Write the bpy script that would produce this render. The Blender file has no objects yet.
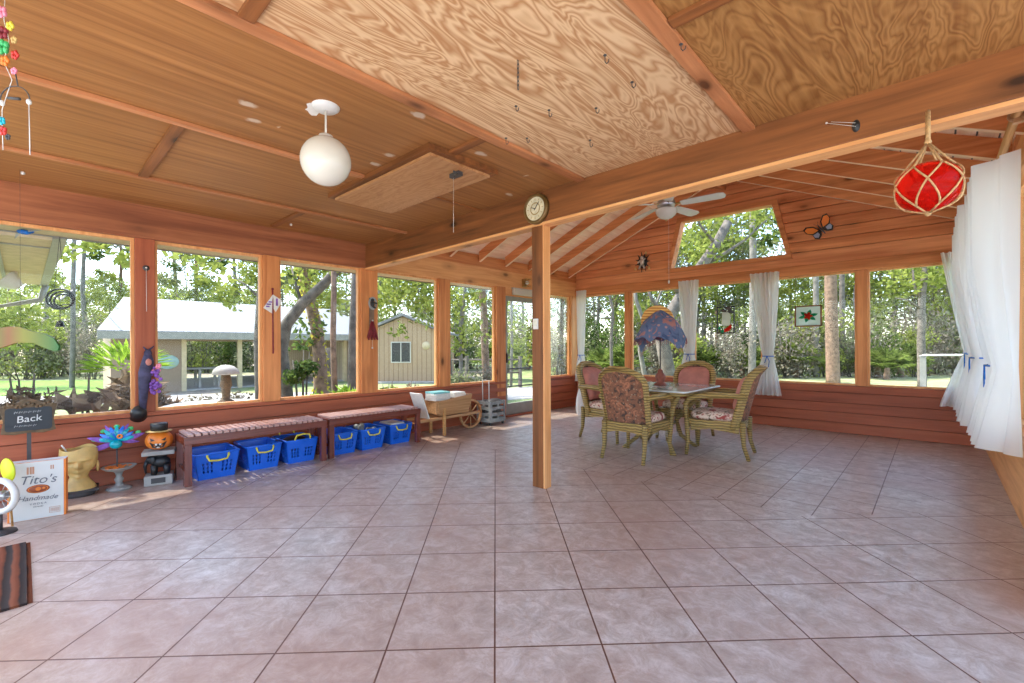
import bpy, math, random
from mathutils import Vector, Matrix, noise as mnoise
random.seed(7)
C = bpy.context.scene.collection
S = bpy.context.scene
PI = math.pi
cos, sin = math.cos, math.sin
# ------------------------------------------------------------------ camera model (also used to read wall positions)
FPX, YAW, ROLL, H, HY = 455.0, math.radians(42.91), math.radians(0.22), 1.2, 346.3
_F = (-sin(YAW), cos(YAW)); _R = (cos(YAW), sin(YAW))
def ray(x, y):
    u = x-512; v = HY-y; c, s = cos(ROLL), sin(ROLL)
    uu = u*c+v*s; vv = v*c-u*s
    return (_F[0]*FPX+_R[0]*uu, _F[1]*FPX+_R[1]*uu, vv)
def onX(x, y, X0): r = ray(x, y); t = X0/r[0]; return Vector((X0, r[1]*t, H+r[2]*t))
def onY(x, y, Y0): r = ray(x, y); t = Y0/r[1]; return Vector((r[0]*t, Y0, H+r[2]*t))
def onZ(x, y, Z0=0.0): r = ray(x, y); t = (Z0-H)/r[2]; return Vector((r[0]*t, r[1]*t, Z0))
def onD(x, y, d): r = ray(x, y); t = d/FPX; return Vector((r[0]*t, r[1]*t, H+r[2]*t))
cd = bpy.data.cameras.new('camera'); cam = bpy.data.objects.new('camera', cd); C.objects.link(cam)
cd.sensor_width = 36; cd.lens = 36*FPX/1024; cd.clip_end = 300; cd.clip_start = 0.05
cd.shift_y = (HY-341.5)/1024
cam.matrix_world = Matrix.Translation((0, 0, H)) @ Matrix.Rotation(YAW, 4, 'Z') @ Matrix.Rotation(PI/2, 4, 'X') @ Matrix.Rotation(-ROLL, 4, 'Z')
S.camera = cam
# ------------------------------------------------------------------ materials
def nodes(name):
    m = bpy.data.materials.new(name); m.use_nodes = True; nt = m.node_tree; b = nt.nodes['Principled BSDF']
    return m, nt, b
def N(nt, typ, ins=None, **props):
    n = nt.nodes.new(typ)
    for k, v in props.items(): setattr(n, k, v)
    if ins:
        for k, v in ins.items():
            if isinstance(v, bpy.types.NodeSocket): nt.links.new(v, n.inputs[k])
            else: n.inputs[k].default_value = v
    return n
def M_(nt, op, a, b=None, c=None):
    ins = {0: a}
    if b is not None: ins[1] = b
    if c is not None: ins[2] = c
    return N(nt, 'ShaderNodeMath', ins, operation=op).outputs[0]
def c4(c): return (c[0], c[1], c[2], 1)
def srgb(r, g, b):
    f = lambda v: (v/255/12.92) if v/255 <= 0.04045 else ((v/255+0.055)/1.055)**2.4
    return (f(r), f(g), f(b))
def mixc(nt, f, a, b, blend='MIX'):
    n = nt.nodes.new('ShaderNodeMix'); n.data_type = 'RGBA'; n.blend_type = blend
    for s, v in (('Factor', f), ('A', a), ('B', b)):
        sock = [i for i in n.inputs if i.name == s and (i.type == 'RGBA' or s == 'Factor' and i.type == 'VALUE')][0]
        if isinstance(v, bpy.types.NodeSocket): nt.links.new(v, sock)
        else: sock.default_value = c4(v) if isinstance(v, tuple) and len(v) == 3 else v
    return [o for o in n.outputs if o.type == 'RGBA'][0]
def ramp(nt, fac, stops):
    n = nt.nodes.new('ShaderNodeValToRGB'); nt.links.new(fac, n.inputs[0])
    e = n.color_ramp.elements
    while len(e) < len(stops): e.new(0.5)
    for i, (p, c) in enumerate(stops):
        e[i].position = p; e[i].color = c4(c) if not isinstance(c, float) else (c, c, c, 1)
    return n.outputs[0]
def vec(nt, scale=(1, 1, 1), rot=(0, 0, 0), loc=(0, 0, 0)):
    tc = N(nt, 'ShaderNodeTexCoord')
    return N(nt, 'ShaderNodeMapping', {'Vector': tc.outputs['Object'], 'Scale': scale, 'Rotation': rot, 'Location': loc}).outputs[0]
def plain(name, col, rough=0.6, metal=0.0, var=0.12, vs=8.0, bump=0.0, **kw):
    m, nt, b = nodes(name)
    nz = N(nt, 'ShaderNodeTexNoise', {'Vector': vec(nt), 'Scale': vs, 'Detail': 4.0})
    d = tuple(max(0, c*(1-var)) for c in col); l = tuple(min(1, c*(1+var)) for c in col)
    nt.links.new(ramp(nt, nz.outputs[0], [(0.3, d), (0.7, l)]), b.inputs['Base Color'])
    b.inputs['Roughness'].default_value = rough; b.inputs['Metallic'].default_value = metal
    if bump:
        bn = N(nt, 'ShaderNodeBump', {'Height': nz.outputs[0], 'Strength': bump, 'Distance': 0.02}); nt.links.new(bn.outputs[0], b.inputs['Normal'])
    for k, v in kw.items(): b.inputs[k.replace('_', ' ')].default_value = v
    return m
AX = {'X': 0, 'Y': 1, 'Z': 2}
def wood(name, light, dark, axis='Y', rough=0.5, knots=True, fine=16.0, spec=0.3, seed=0.0):
    m, nt, b = nodes(name)
    sc = [fine]*3; sc[AX[axis]] = 0.9
    nz = N(nt, 'ShaderNodeTexNoise', {'Vector': vec(nt, sc, loc=(seed, seed*1.7, seed*2.3)), 'Scale': 1.0, 'Detail': 7.0, 'Roughness': 0.62, 'Distortion': 0.5})
    sc2 = [3.2]*3; sc2[AX[axis]] = 0.35
    n2 = N(nt, 'ShaderNodeTexNoise', {'Vector': vec(nt, sc2, loc=(seed, 3, seed)), 'Scale': 1.0, 'Detail': 2.0})
    f = M_(nt, 'ADD', M_(nt, 'MULTIPLY', nz.outputs[0], 0.65), M_(nt, 'MULTIPLY', n2.outputs[0], 0.35))
    col = ramp(nt, f, [(0.36, dark), (0.62, light)])
    if knots:
        sk = [3.4]*3; sk[AX[axis]] = 1.5
        wv = N(nt, 'ShaderNodeTexVoronoi', {'Vector': vec(nt, sk, loc=(seed*3+0.4, seed, 0.7)), 'Scale': 1.0})
        k = ramp(nt, wv.outputs['Distance'], [(0.05, 1.0), (0.115, 0.0)])
        col = mixc(nt, k, col, tuple(c*0.16 for c in dark))
        k2 = ramp(nt, wv.outputs['Distance'], [(0.1, 0.45), (0.28, 0.0)])
        col = mixc(nt, k2, col, tuple(c*0.6 for c in dark))
    nt.links.new(col, b.inputs['Base Color'])
    b.inputs['Roughness'].default_value = rough; b.inputs['Specular IOR Level'].default_value = spec
    bn = N(nt, 'ShaderNodeBump', {'Height': nz.outputs[0], 'Strength': 0.12, 'Distance': 0.01}); nt.links.new(bn.outputs[0], b.inputs['Normal'])
    return m
def plywood(name, light, dark, axis='Y', figure=0.0, seed=0.0, spots=False, fine=26.0):
    m, nt, b = nodes(name)
    sc = [fine]*3; sc[AX[axis]] = 0.7
    nz = N(nt, 'ShaderNodeTexNoise', {'Vector': vec(nt, sc, loc=(seed, seed, 0)), 'Scale': 1.0, 'Detail': 6.0, 'Roughness': 0.6})
    s2 = [5.0]*3; s2[AX[axis]] = 0.95
    n2 = N(nt, 'ShaderNodeTexNoise', {'Vector': vec(nt, s2, loc=(seed, seed*2, 0)), 'Scale': 1.0, 'Detail': 3.0, 'Roughness': 0.5, 'Distortion': 0.9})
    band = M_(nt, 'PINGPONG', M_(nt, 'MULTIPLY', n2.outputs[0], 17.0), 0.5)
    band = M_(nt, 'MULTIPLY', band, 2.0)
    f = M_(nt, 'ADD', M_(nt, 'MULTIPLY', nz.outputs[0], 1.0-figure), M_(nt, 'MULTIPLY', band, figure))
    col = ramp(nt, f, [(0.3, dark), (0.68, light)])
    n3 = N(nt, 'ShaderNodeTexNoise', {'Vector': vec(nt, loc=(seed, 0, 5)), 'Scale': 0.8, 'Detail': 2.0})
    col = mixc(nt, ramp(nt, n3.outputs[0], [(0.35, 0.0), (0.75, 0.35)]), col, tuple(c*0.75 for c in dark))
    if spots:
        sv = N(nt, 'ShaderNodeTexVoronoi', {'Vector': vec(nt, (3.0, 1.9, 1), loc=(0.3, 0.2, 0)), 'Scale': 1.0}, voronoi_dimensions='2D')
        sn = N(nt, 'ShaderNodeTexNoise', {'Vector': vec(nt, (1, 1, 1)), 'Scale': 14.0, 'Detail': 3.0})
        dd = M_(nt, 'ADD', sv.outputs['Distance'], M_(nt, 'MULTIPLY', sn.outputs[0], 0.12))
        xs = N(nt, 'ShaderNodeSeparateXYZ', {0: vec(nt)}); mk = N(nt, 'ShaderNodeTexNoise', {'Vector': vec(nt, loc=(2, 1, 0)), 'Scale': 1.6, 'Detail': 1.0})
        dd = M_(nt, 'ADD', dd, M_(nt, 'MULTIPLY', M_(nt, 'LESS_THAN', mk.outputs[0], 0.5), 0.2)); dd = M_(nt, 'ADD', dd, M_(nt, 'MULTIPLY', M_(nt, 'LESS_THAN', xs.outputs[0], -3.1), 0.5))
        dd = M_(nt, 'ADD', dd, M_(nt, 'MULTIPLY', sn.outputs[0], 0.07)); col = mixc(nt, ramp(nt, dd, [(0.14, 0.7), (0.19, 0.0)]), col, (0.60, 0.50, 0.38))
    nt.links.new(col, b.inputs['Base Color']); b.inputs['Roughness'].default_value = 0.55
    b.inputs['Specular IOR Level'].default_value = 0.3
    return m
MT = {}
cedar_l, cedar_d = srgb(212, 130, 76), srgb(158, 82, 42)
for ax in 'XYZ':
    MT['beam'+ax] = wood('beam_wood_'+ax, srgb(148, 90, 48), srgb(92, 53, 26), ax, seed=1.3)
    MT['cedar'+ax] = wood('cedar_'+ax, srgb(226, 150, 92), srgb(178, 102, 54), ax, seed=2.1)
    MT['pine'+ax] = wood('pine_'+ax, srgb(238, 178, 118), srgb(206, 136, 80), ax, seed=4.4)
    MT['red'+ax] = wood('red_siding_'+ax, srgb(174, 94, 62), srgb(136, 66, 42), ax, seed=5.2, knots=False)
    MT['bench'+ax] = wood('red_brown_board_'+ax, srgb(132, 66, 50), srgb(84, 36, 28), ax, knots=False, rough=0.27, fine=40, spec=0.8)
MT['benchtop'] = wood('pale_slats', srgb(202, 164, 152), srgb(168, 122, 110), 'X', knots=False, rough=0.4, fine=40)  # slats paler than the apron and legs
MT['header'] = wood('left_header_wood', srgb(178, 110, 72), srgb(128, 72, 46), 'Y', seed=9.3)
MT['siding'] = wood('gable_siding', srgb(240, 164, 108), srgb(196, 116, 70), 'X', seed=3.0)
MT['litedge'] = plain('painted_bounce_light', srgb(240, 206, 168), 0.5, var=0.06)  # pale tone standing in for floor light on rafter undersides
MT['deck'] = wood('roof_deck', srgb(255, 228, 198), srgb(240, 194, 154), 'Y', seed=7.0)
MT['plyA'] = plywood('plywood_brown', srgb(176, 121, 68), srgb(130, 81, 41), 'Y', 0.0, 1.0, spots=True)
MT['plyB'] = plywood('plywood_figured', srgb(222, 186, 142), srgb(180, 130, 86), 'Y', 0.45, 2.0, fine=20)
MT['plyC'] = plywood('plywood_dark', srgb(180, 130, 74), srgb(136, 88, 44), 'Y', 0.3, 3.0)
MT['hatch'] = plywood('plywood_pale', srgb(196, 146, 98), srgb(162, 108, 64), 'X', 0.2, 6.0)
MT['batten'] = wood('batten_wood', srgb(200, 134, 88), srgb(152, 92, 54), 'Y', knots=True, seed=8.0)
MT['white'] = plain('white_paint', (0.64, 0.62, 0.58), 0.45, var=0.03)
MT['cream'] = plain('cream_glass', (0.60, 0.56, 0.48), 0.12, var=0.02)
MT['black'] = plain('black_metal', (0.015, 0.015, 0.016), 0.45)
MT['dark'] = plain('dark_iron', (0.05, 0.045, 0.045), 0.5)
MT['brass'] = plain('old_brass', (0.45, 0.30, 0.12), 0.35, metal=0.9)
MT['steel'] = plain('brushed_steel', (0.5, 0.5, 0.5), 0.3, metal=0.9)
MT['grey'] = plain('grey_plastic', (0.30, 0.31, 0.30), 0.5, var=0.35, vs=9)
MT['soffit'] = plain('beige_soffit', srgb(196, 176, 140), 0.7)
MT['gutter'] = plain('grey_gutter', srgb(140, 138, 128), 0.5)
MT['red'] = plain('red_paint', (0.5, 0.03, 0.02), 0.4)
MT['orange'] = plain('orange_paint', (0.8, 0.22, 0.03), 0.5)
MT['yellow'] = plain('yellow_plastic', (0.72, 0.6, 0.06), 0.45)
MT['lime'] = plain('lime_yellow', (0.7, 0.75, 0.02), 0.5)
MT['green'] = plain('green_paint', (0.05, 0.4, 0.12), 0.3)
MT['pink'] = plain('pink_paint', (0.8, 0.25, 0.35), 0.5)
MT['purple'] = plain('purple_cloth', (0.22, 0.08, 0.38), 0.6, var=0.4, vs=30)
MT['maroon'] = plain('maroon_cloth', (0.22, 0.015, 0.025), 0.6, var=0.3, vs=25)
MT['blue'] = plain('basket_blue', (0.01, 0.12, 0.62), 0.35, var=0.05)
MT['teal'] = plain('teal_glass', (0.0, 0.35, 0.42), 0.15, var=0.3, vs=20)
MT['cobalt'] = plain('cobalt_petal', (0.01, 0.15, 0.6), 0.2, var=0.3, vs=20)
MT['gold'] = plain('gold_plaster', srgb(206, 172, 104), 0.5, var=0.2, vs=12, bump=0.4)
MT['stone'] = plain('grey_stone', (0.28, 0.27, 0.25), 0.8, var=0.3, vs=25, bump=0.5)
MT['pumpkin'] = plain('pumpkin_orange', (0.75, 0.2, 0.02), 0.4, var=0.15, vs=10)
MT['jute'] = plain('jute_rope', srgb(190, 150, 100), 0.8, var=0.3, vs=80, bump=0.5)
MT['paper'] = plain('paper', (0.75, 0.72, 0.66), 0.7, var=0.08, vs=20)
MT['tealpaper'] = plain('teal_paper', (0.2, 0.5, 0.5), 0.6)
MT['rawwood'] = wood('raw_wood', srgb(216, 168, 110), srgb(176, 124, 70), 'Y', knots=False, fine=30)
MT['tan'] = wood('weathered_tan', srgb(204, 158, 112), srgb(156, 108, 66), 'Y', knots=False, fine=30)
MT['chalk'] = plain('chalk_white', (0.6, 0.6, 0.58), 0.9)
MT['ink'] = plain('black_ink', (0.02, 0.02, 0.03), 0.6)
MT['slate'] = plain('chalkboard', (0.03, 0.035, 0.04), 0.7)
MT['bark'] = plain('grey_bark', (0.13, 0.11, 0.09), 0.9, var=0.45, vs=7, bump=0.8)
MT['bark2'] = plain('pine_bark', (0.19, 0.12, 0.08), 0.9, var=0.45, vs=9, bump=0.8)
MT['bark3'] = plain('pale_bark', (0.17, 0.155, 0.13), 0.9, var=0.35, vs=7, bump=0.6)
MT['concrete'] = plain('pale_concrete', (0.34, 0.32, 0.29), 0.8, var=0.15, vs=5, bump=0.3)
MT['roofgrey'] = plain('roof_felt', (0.2, 0.19, 0.18), 0.9)
def wave_mat(name, a, b2, scale, axis='X', rough=0.5, metal=0.0, bump=0.3, dist=0.0, mapscale=(1, 1, 1), kind='BANDS', lo=0.4, hi=0.6):
    m, nt, b = nodes(name)
    w = N(nt, 'ShaderNodeTexWave', {'Vector': vec(nt, mapscale), 'Scale': scale, 'Distortion': dist, 'Detail': 2.0}, wave_type=kind)
    if kind == 'BANDS': w.bands_direction = axis
    nz = N(nt, 'ShaderNodeTexNoise', {'Vector': vec(nt), 'Scale': 9.0, 'Detail': 3.0})
    col = ramp(nt, w.outputs['Fac'], [(lo, a), (hi, b2)])
    col = mixc(nt, M_(nt, 'MULTIPLY', nz.outputs[0], 0.35), col, tuple(x*0.55 for x in a))
    nt.links.new(col, b.inputs['Base Color']); b.inputs['Roughness'].default_value = rough; b.inputs['Metallic'].default_value = metal
    if bump:
        bn = N(nt, 'ShaderNodeBump', {'Height': w.outputs['Fac'], 'Strength': bump, 'Distance': 0.01}); nt.links.new(bn.outputs[0], b.inputs['Normal'])
    return m
MT['wicker'] = wave_mat('wicker_weave', srgb(122, 98, 50), srgb(188, 156, 92), 11.0, 'Z', 0.5, dist=3.0, lo=0.1, hi=0.7, bump=0.6)
MT['wickleg'] = wave_mat('wrapped_rattan', srgb(120, 98, 50), srgb(176, 146, 84), 12.0, 'Z', 0.45, dist=0.3, lo=0.2, hi=0.7, bump=0.5)
MT['metalroof'] = wave_mat('ribbed_metal_roof', srgb(196, 196, 194), srgb(232, 232, 232), 0.9, 'X', 0.4, bump=0.2, lo=0.02, hi=0.08)
MT['tanboard'] = wave_mat('tan_board_siding', srgb(150, 128, 106), srgb(186, 164, 140), 1.3, 'X', 0.8, bump=0.2, lo=0.02, hi=0.1)
def floral(name, ground, a, b2, c, scale=22):
    m, nt, b = nodes(name)
    v = N(nt, 'ShaderNodeTexVoronoi', {'Vector': vec(nt), 'Scale': float(scale)})
    nz = N(nt, 'ShaderNodeTexNoise', {'Vector': vec(nt), 'Scale': scale*0.6, 'Detail': 3.0, 'Distortion': 1.5})
    col = ramp(nt, nz.outputs[0], [(0.36, a), (0.46, ground), (0.56, ground), (0.64, b2)])
    col = mixc(nt, ramp(nt, v.outputs['Distance'], [(0.16, 0.8), (0.24, 0.0)]), col, c)
    nt.links.new(col, b.inputs['Base Color']); b.inputs['Roughness'].default_value = 0.85
    return m
MT['tapestry'] = floral('brown_floral_weave', srgb(128, 84, 62), srgb(70, 52, 44), srgb(168, 108, 78), srgb(156, 132, 108), 26)
MT['floral'] = floral('floral_seat_fabric', srgb(222, 196, 176), srgb(150, 62, 54), srgb(120, 92, 68), srgb(196, 128, 110), 18)
MT['rose'] = plain('rose_cushion', srgb(190, 122, 108), 0.85, var=0.15, vs=10)
MT['shawl'] = floral('blue_shawl', srgb(88, 102, 134), srgb(58, 74, 108), srgb(168, 112, 104), srgb(190, 140, 130), 12)
MT['straw'] = wave_mat('woven_straw_disc', srgb(196, 130, 60), srgb(240, 190, 110), 9.0, 'X', 0.7, kind='RINGS', lo=0.3, hi=0.7)
def glassmat():
    m, nt, b = nodes('window_glass')
    t = N(nt, 'ShaderNodeBsdfTransparent', {'Color': (0.97, 0.98, 0.97, 1)}); g = N(nt, 'ShaderNodeBsdfGlossy', {'Roughness': 0.02})
    lw = N(nt, 'ShaderNodeFresnel', {'IOR': 1.25})
    mx = N(nt, 'ShaderNodeMixShader', {0: M_(nt, 'MULTIPLY', lw.outputs[0], 0.6), 1: t.outputs[0], 2: g.outputs[0]})
    nt.links.new(mx.outputs[0], nt.nodes['Material Output'].inputs[0]); return m
MT['glass'] = glassmat()
def redglass():
    m, nt, b = nodes('red_glass_float')
    b.inputs['Base Color'].default_value = (0.85, 0.02, 0.01, 1); b.inputs['Roughness'].default_value = 0.04
    b.inputs['Transmission Weight'].default_value = 0.75; b.inputs['IOR'].default_value = 1.15
    return m
MT['redglass'] = redglass()
def sheer():
    m, nt, b = nodes('white_sheer_curtain')
    d = N(nt, 'ShaderNodeBsdfDiffuse', {'Color': (0.86, 0.85, 0.83, 1)}); t = N(nt, 'ShaderNodeBsdfTranslucent', {'Color': (0.86, 0.85, 0.82, 1)})
    tr = N(nt, 'ShaderNodeBsdfTransparent')
    a = N(nt, 'ShaderNodeMixShader', {0: 0.45, 1: d.outputs[0], 2: t.outputs[0]})
    a2 = N(nt, 'ShaderNodeMixShader', {0: 0.07, 1: a.outputs[0], 2: tr.outputs[0]})
    nt.links.new(a2.outputs[0], nt.nodes['Material Output'].inputs[0]); return m
MT['sheer'] = sheer()
def leafmat(name, a, b2, scale=1.2, tl=0.45):
    m, nt, b = nodes(name)
    nz = N(nt, 'ShaderNodeTexNoise', {'Vector': vec(nt), 'Scale': scale, 'Detail': 3.0})
    n2 = N(nt, 'ShaderNodeTexWhiteNoise', {'Vector': N(nt, 'ShaderNodeVectorMath', {0: vec(nt, (9, 9, 9))}, operation='FLOOR').outputs[0]})
    col = ramp(nt, M_(nt, 'ADD', M_(nt, 'MULTIPLY', nz.outputs[0], 0.6), M_(nt, 'MULTIPLY', n2.outputs[0], 0.4)), [(0.3, a), (0.65, b2)])
    d = N(nt, 'ShaderNodeBsdfDiffuse', {'Color': col}); t = N(nt, 'ShaderNodeBsdfTranslucent', {'Color': col})
    mx = N(nt, 'ShaderNodeMixShader', {0: tl, 1: d.outputs[0], 2: t.outputs[0]})
    nt.links.new(mx.outputs[0], nt.nodes['Material Output'].inputs[0]); return m
MT['leafA'] = leafmat('spring_leaves', (0.12, 0.16, 0.03), (0.33, 0.37, 0.09))
MT['leafB'] = leafmat('olive_leaves', (0.10, 0.12, 0.05), (0.27, 0.29, 0.15))
MT['leafC'] = leafmat('grey_brush', (0.12, 0.10, 0.07), (0.28, 0.26, 0.20))
MT['leafD'] = leafmat('deep_green_leaves', (0.04, 0.07, 0.02), (0.14, 0.20, 0.05))
MT['leafE'] = leafmat('bright_palm_green', (0.14, 0.26, 0.02), (0.34, 0.50, 0.06))
MT['leafP'] = leafmat('palmetto_green', (0.06, 0.09, 0.02), (0.20, 0.26, 0.06))
MT['dead'] = leafmat('dead_brown_fronds', (0.11, 0.07, 0.05), (0.34, 0.24, 0.16))
def tilemat():
    m, nt, b = nodes('slate_floor_tile')
    tc = N(nt, 'ShaderNodeTexCoord'); sx = N(nt, 'ShaderNodeSeparateXYZ', {0: tc.outputs['Object']}); X, Y = sx.outputs[0], sx.outputs[1]
    u = M_(nt, 'MULTIPLY', M_(nt, 'ADD', X, Y), 0.70711); v = M_(nt, 'MULTIPLY', M_(nt, 'SUBTRACT', Y, X), 0.70711)
    uv = N(nt, 'ShaderNodeCombineXYZ', {0: M_(nt, 'ADD', u, 0.007+43.0), 1: M_(nt, 'ADD', v, -1.815+41.65), 2: 0.0}).outputs[0]
    def grid(vc, w, h, mort):
        n = N(nt, 'ShaderNodeTexBrick', {'Vector': vc, 'Scale': 1.0, 'Mortar Size': mort, 'Mortar Smooth': 0.3, 'Brick Width': w, 'Row Height': h,
              'Color1': (0, 0, 0, 1), 'Color2': (1, 1, 1, 1), 'Mortar': (0.5, 0.5, 0.5, 1)}, offset=0.0, squash=1.0)
        return n.outputs['Color'], n.outputs['Fac']
    A = grid(uv, 0.43, 0.4165, 0.0042)
    xy = N(nt, 'ShaderNodeCombineXYZ', {0: M_(nt, 'ADD', X, 0.02+31.0), 1: M_(nt, 'ADD', Y, -3.72+31.0), 2: 0.0}).outputs[0]
    B = grid(xy, 0.31, 0.31, 0.0042)
    m1 = M_(nt, 'GREATER_THAN', Y, 3.72); m2 = M_(nt, 'LESS_THAN', X, -0.08); m3 = M_(nt, 'GREATER_THAN', v, -100.0)
    m4 = M_(nt, 'GREATER_THAN', v, 3.125)
    mask = M_(nt, 'MULTIPLY', M_(nt, 'MULTIPLY', m1, m2), m4)
    mort = M_(nt, 'ADD', M_(nt, 'MULTIPLY', A[1], M_(nt, 'SUBTRACT', 1.0, mask)), M_(nt, 'MULTIPLY', B[1], mask))
    tone = mixc(nt, mask, A[0], B[0])
    n1 = N(nt, 'ShaderNodeTexNoise', {'Vector': tc.outputs['Object'], 'Scale': 9.0, 'Detail': 10.0, 'Roughness': 0.78, 'Distortion': 0.5})
    n2 = N(nt, 'ShaderNodeTexNoise', {'Vector': tc.outputs['Object'], 'Scale': 0.9, 'Detail': 2.0})
    col = ramp(nt, n1.outputs[0], [(0.3, srgb(148, 130, 116)), (0.5, srgb(184, 170, 158)), (0.68, srgb(218, 210, 202))])
    col = mixc(nt, M_(nt, 'MULTIPLY', N(nt, 'ShaderNodeRGBToBW', {0: tone}).outputs[0], 0.25), col, srgb(178, 150, 134))
    col = mixc(nt, ramp(nt, n2.outputs[0], [(0.35, 0.0), (0.65, 0.6)]), col, srgb(170, 132, 112))
    col = mixc(nt, mort, col, srgb(104, 66, 50))
    nt.links.new(col, b.inputs['Base Color'])
    r = ramp(nt, n1.outputs[0], [(0.3, 0.42), (0.7, 0.26)]); nt.links.new(r, b.inputs['Roughness'])
    hh = M_(nt, 'SUBTRACT', M_(nt, 'MULTIPLY', n1.outputs[0], 0.35), mort)
    bn = N(nt, 'ShaderNodeBump', {'Height': hh, 'Strength': 0.35, 'Distance': 0.01}); nt.links.new(bn.outputs[0], b.inputs['Normal'])
    return m
MT['tile'] = tilemat()
def groundmat():
    m, nt, b = nodes('yard_ground')
    v = vec(nt); n1 = N(nt, 'ShaderNodeTexNoise', {'Vector': v, 'Scale': 0.12, 'Detail': 4.0}); n2 = N(nt, 'ShaderNodeTexNoise', {'Vector': v, 'Scale': 3.0, 'Detail': 6.0})
    g = ramp(nt, n2.outputs[0], [(0.35, (0.14, 0.19, 0.06)), (0.65, (0.26, 0.30, 0.11))])
    d = ramp(nt, n2.outputs[0], [(0.35, (0.16, 0.12, 0.08)), (0.65, (0.32, 0.27, 0.20))])
    nt.links.new(mixc(nt, ramp(nt, n1.outputs[0], [(0.48, 0.0), (0.6, 1.0)]), g, d), b.inputs['Base Color']); b.inputs['Roughness'].default_value = 0.95
    return m
MT['ground'] = groundmat()
MT['lawn'] = plain('lawn_grass', (0.12, 0.23, 0.02), 0.95, var=0.35, vs=6)
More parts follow.
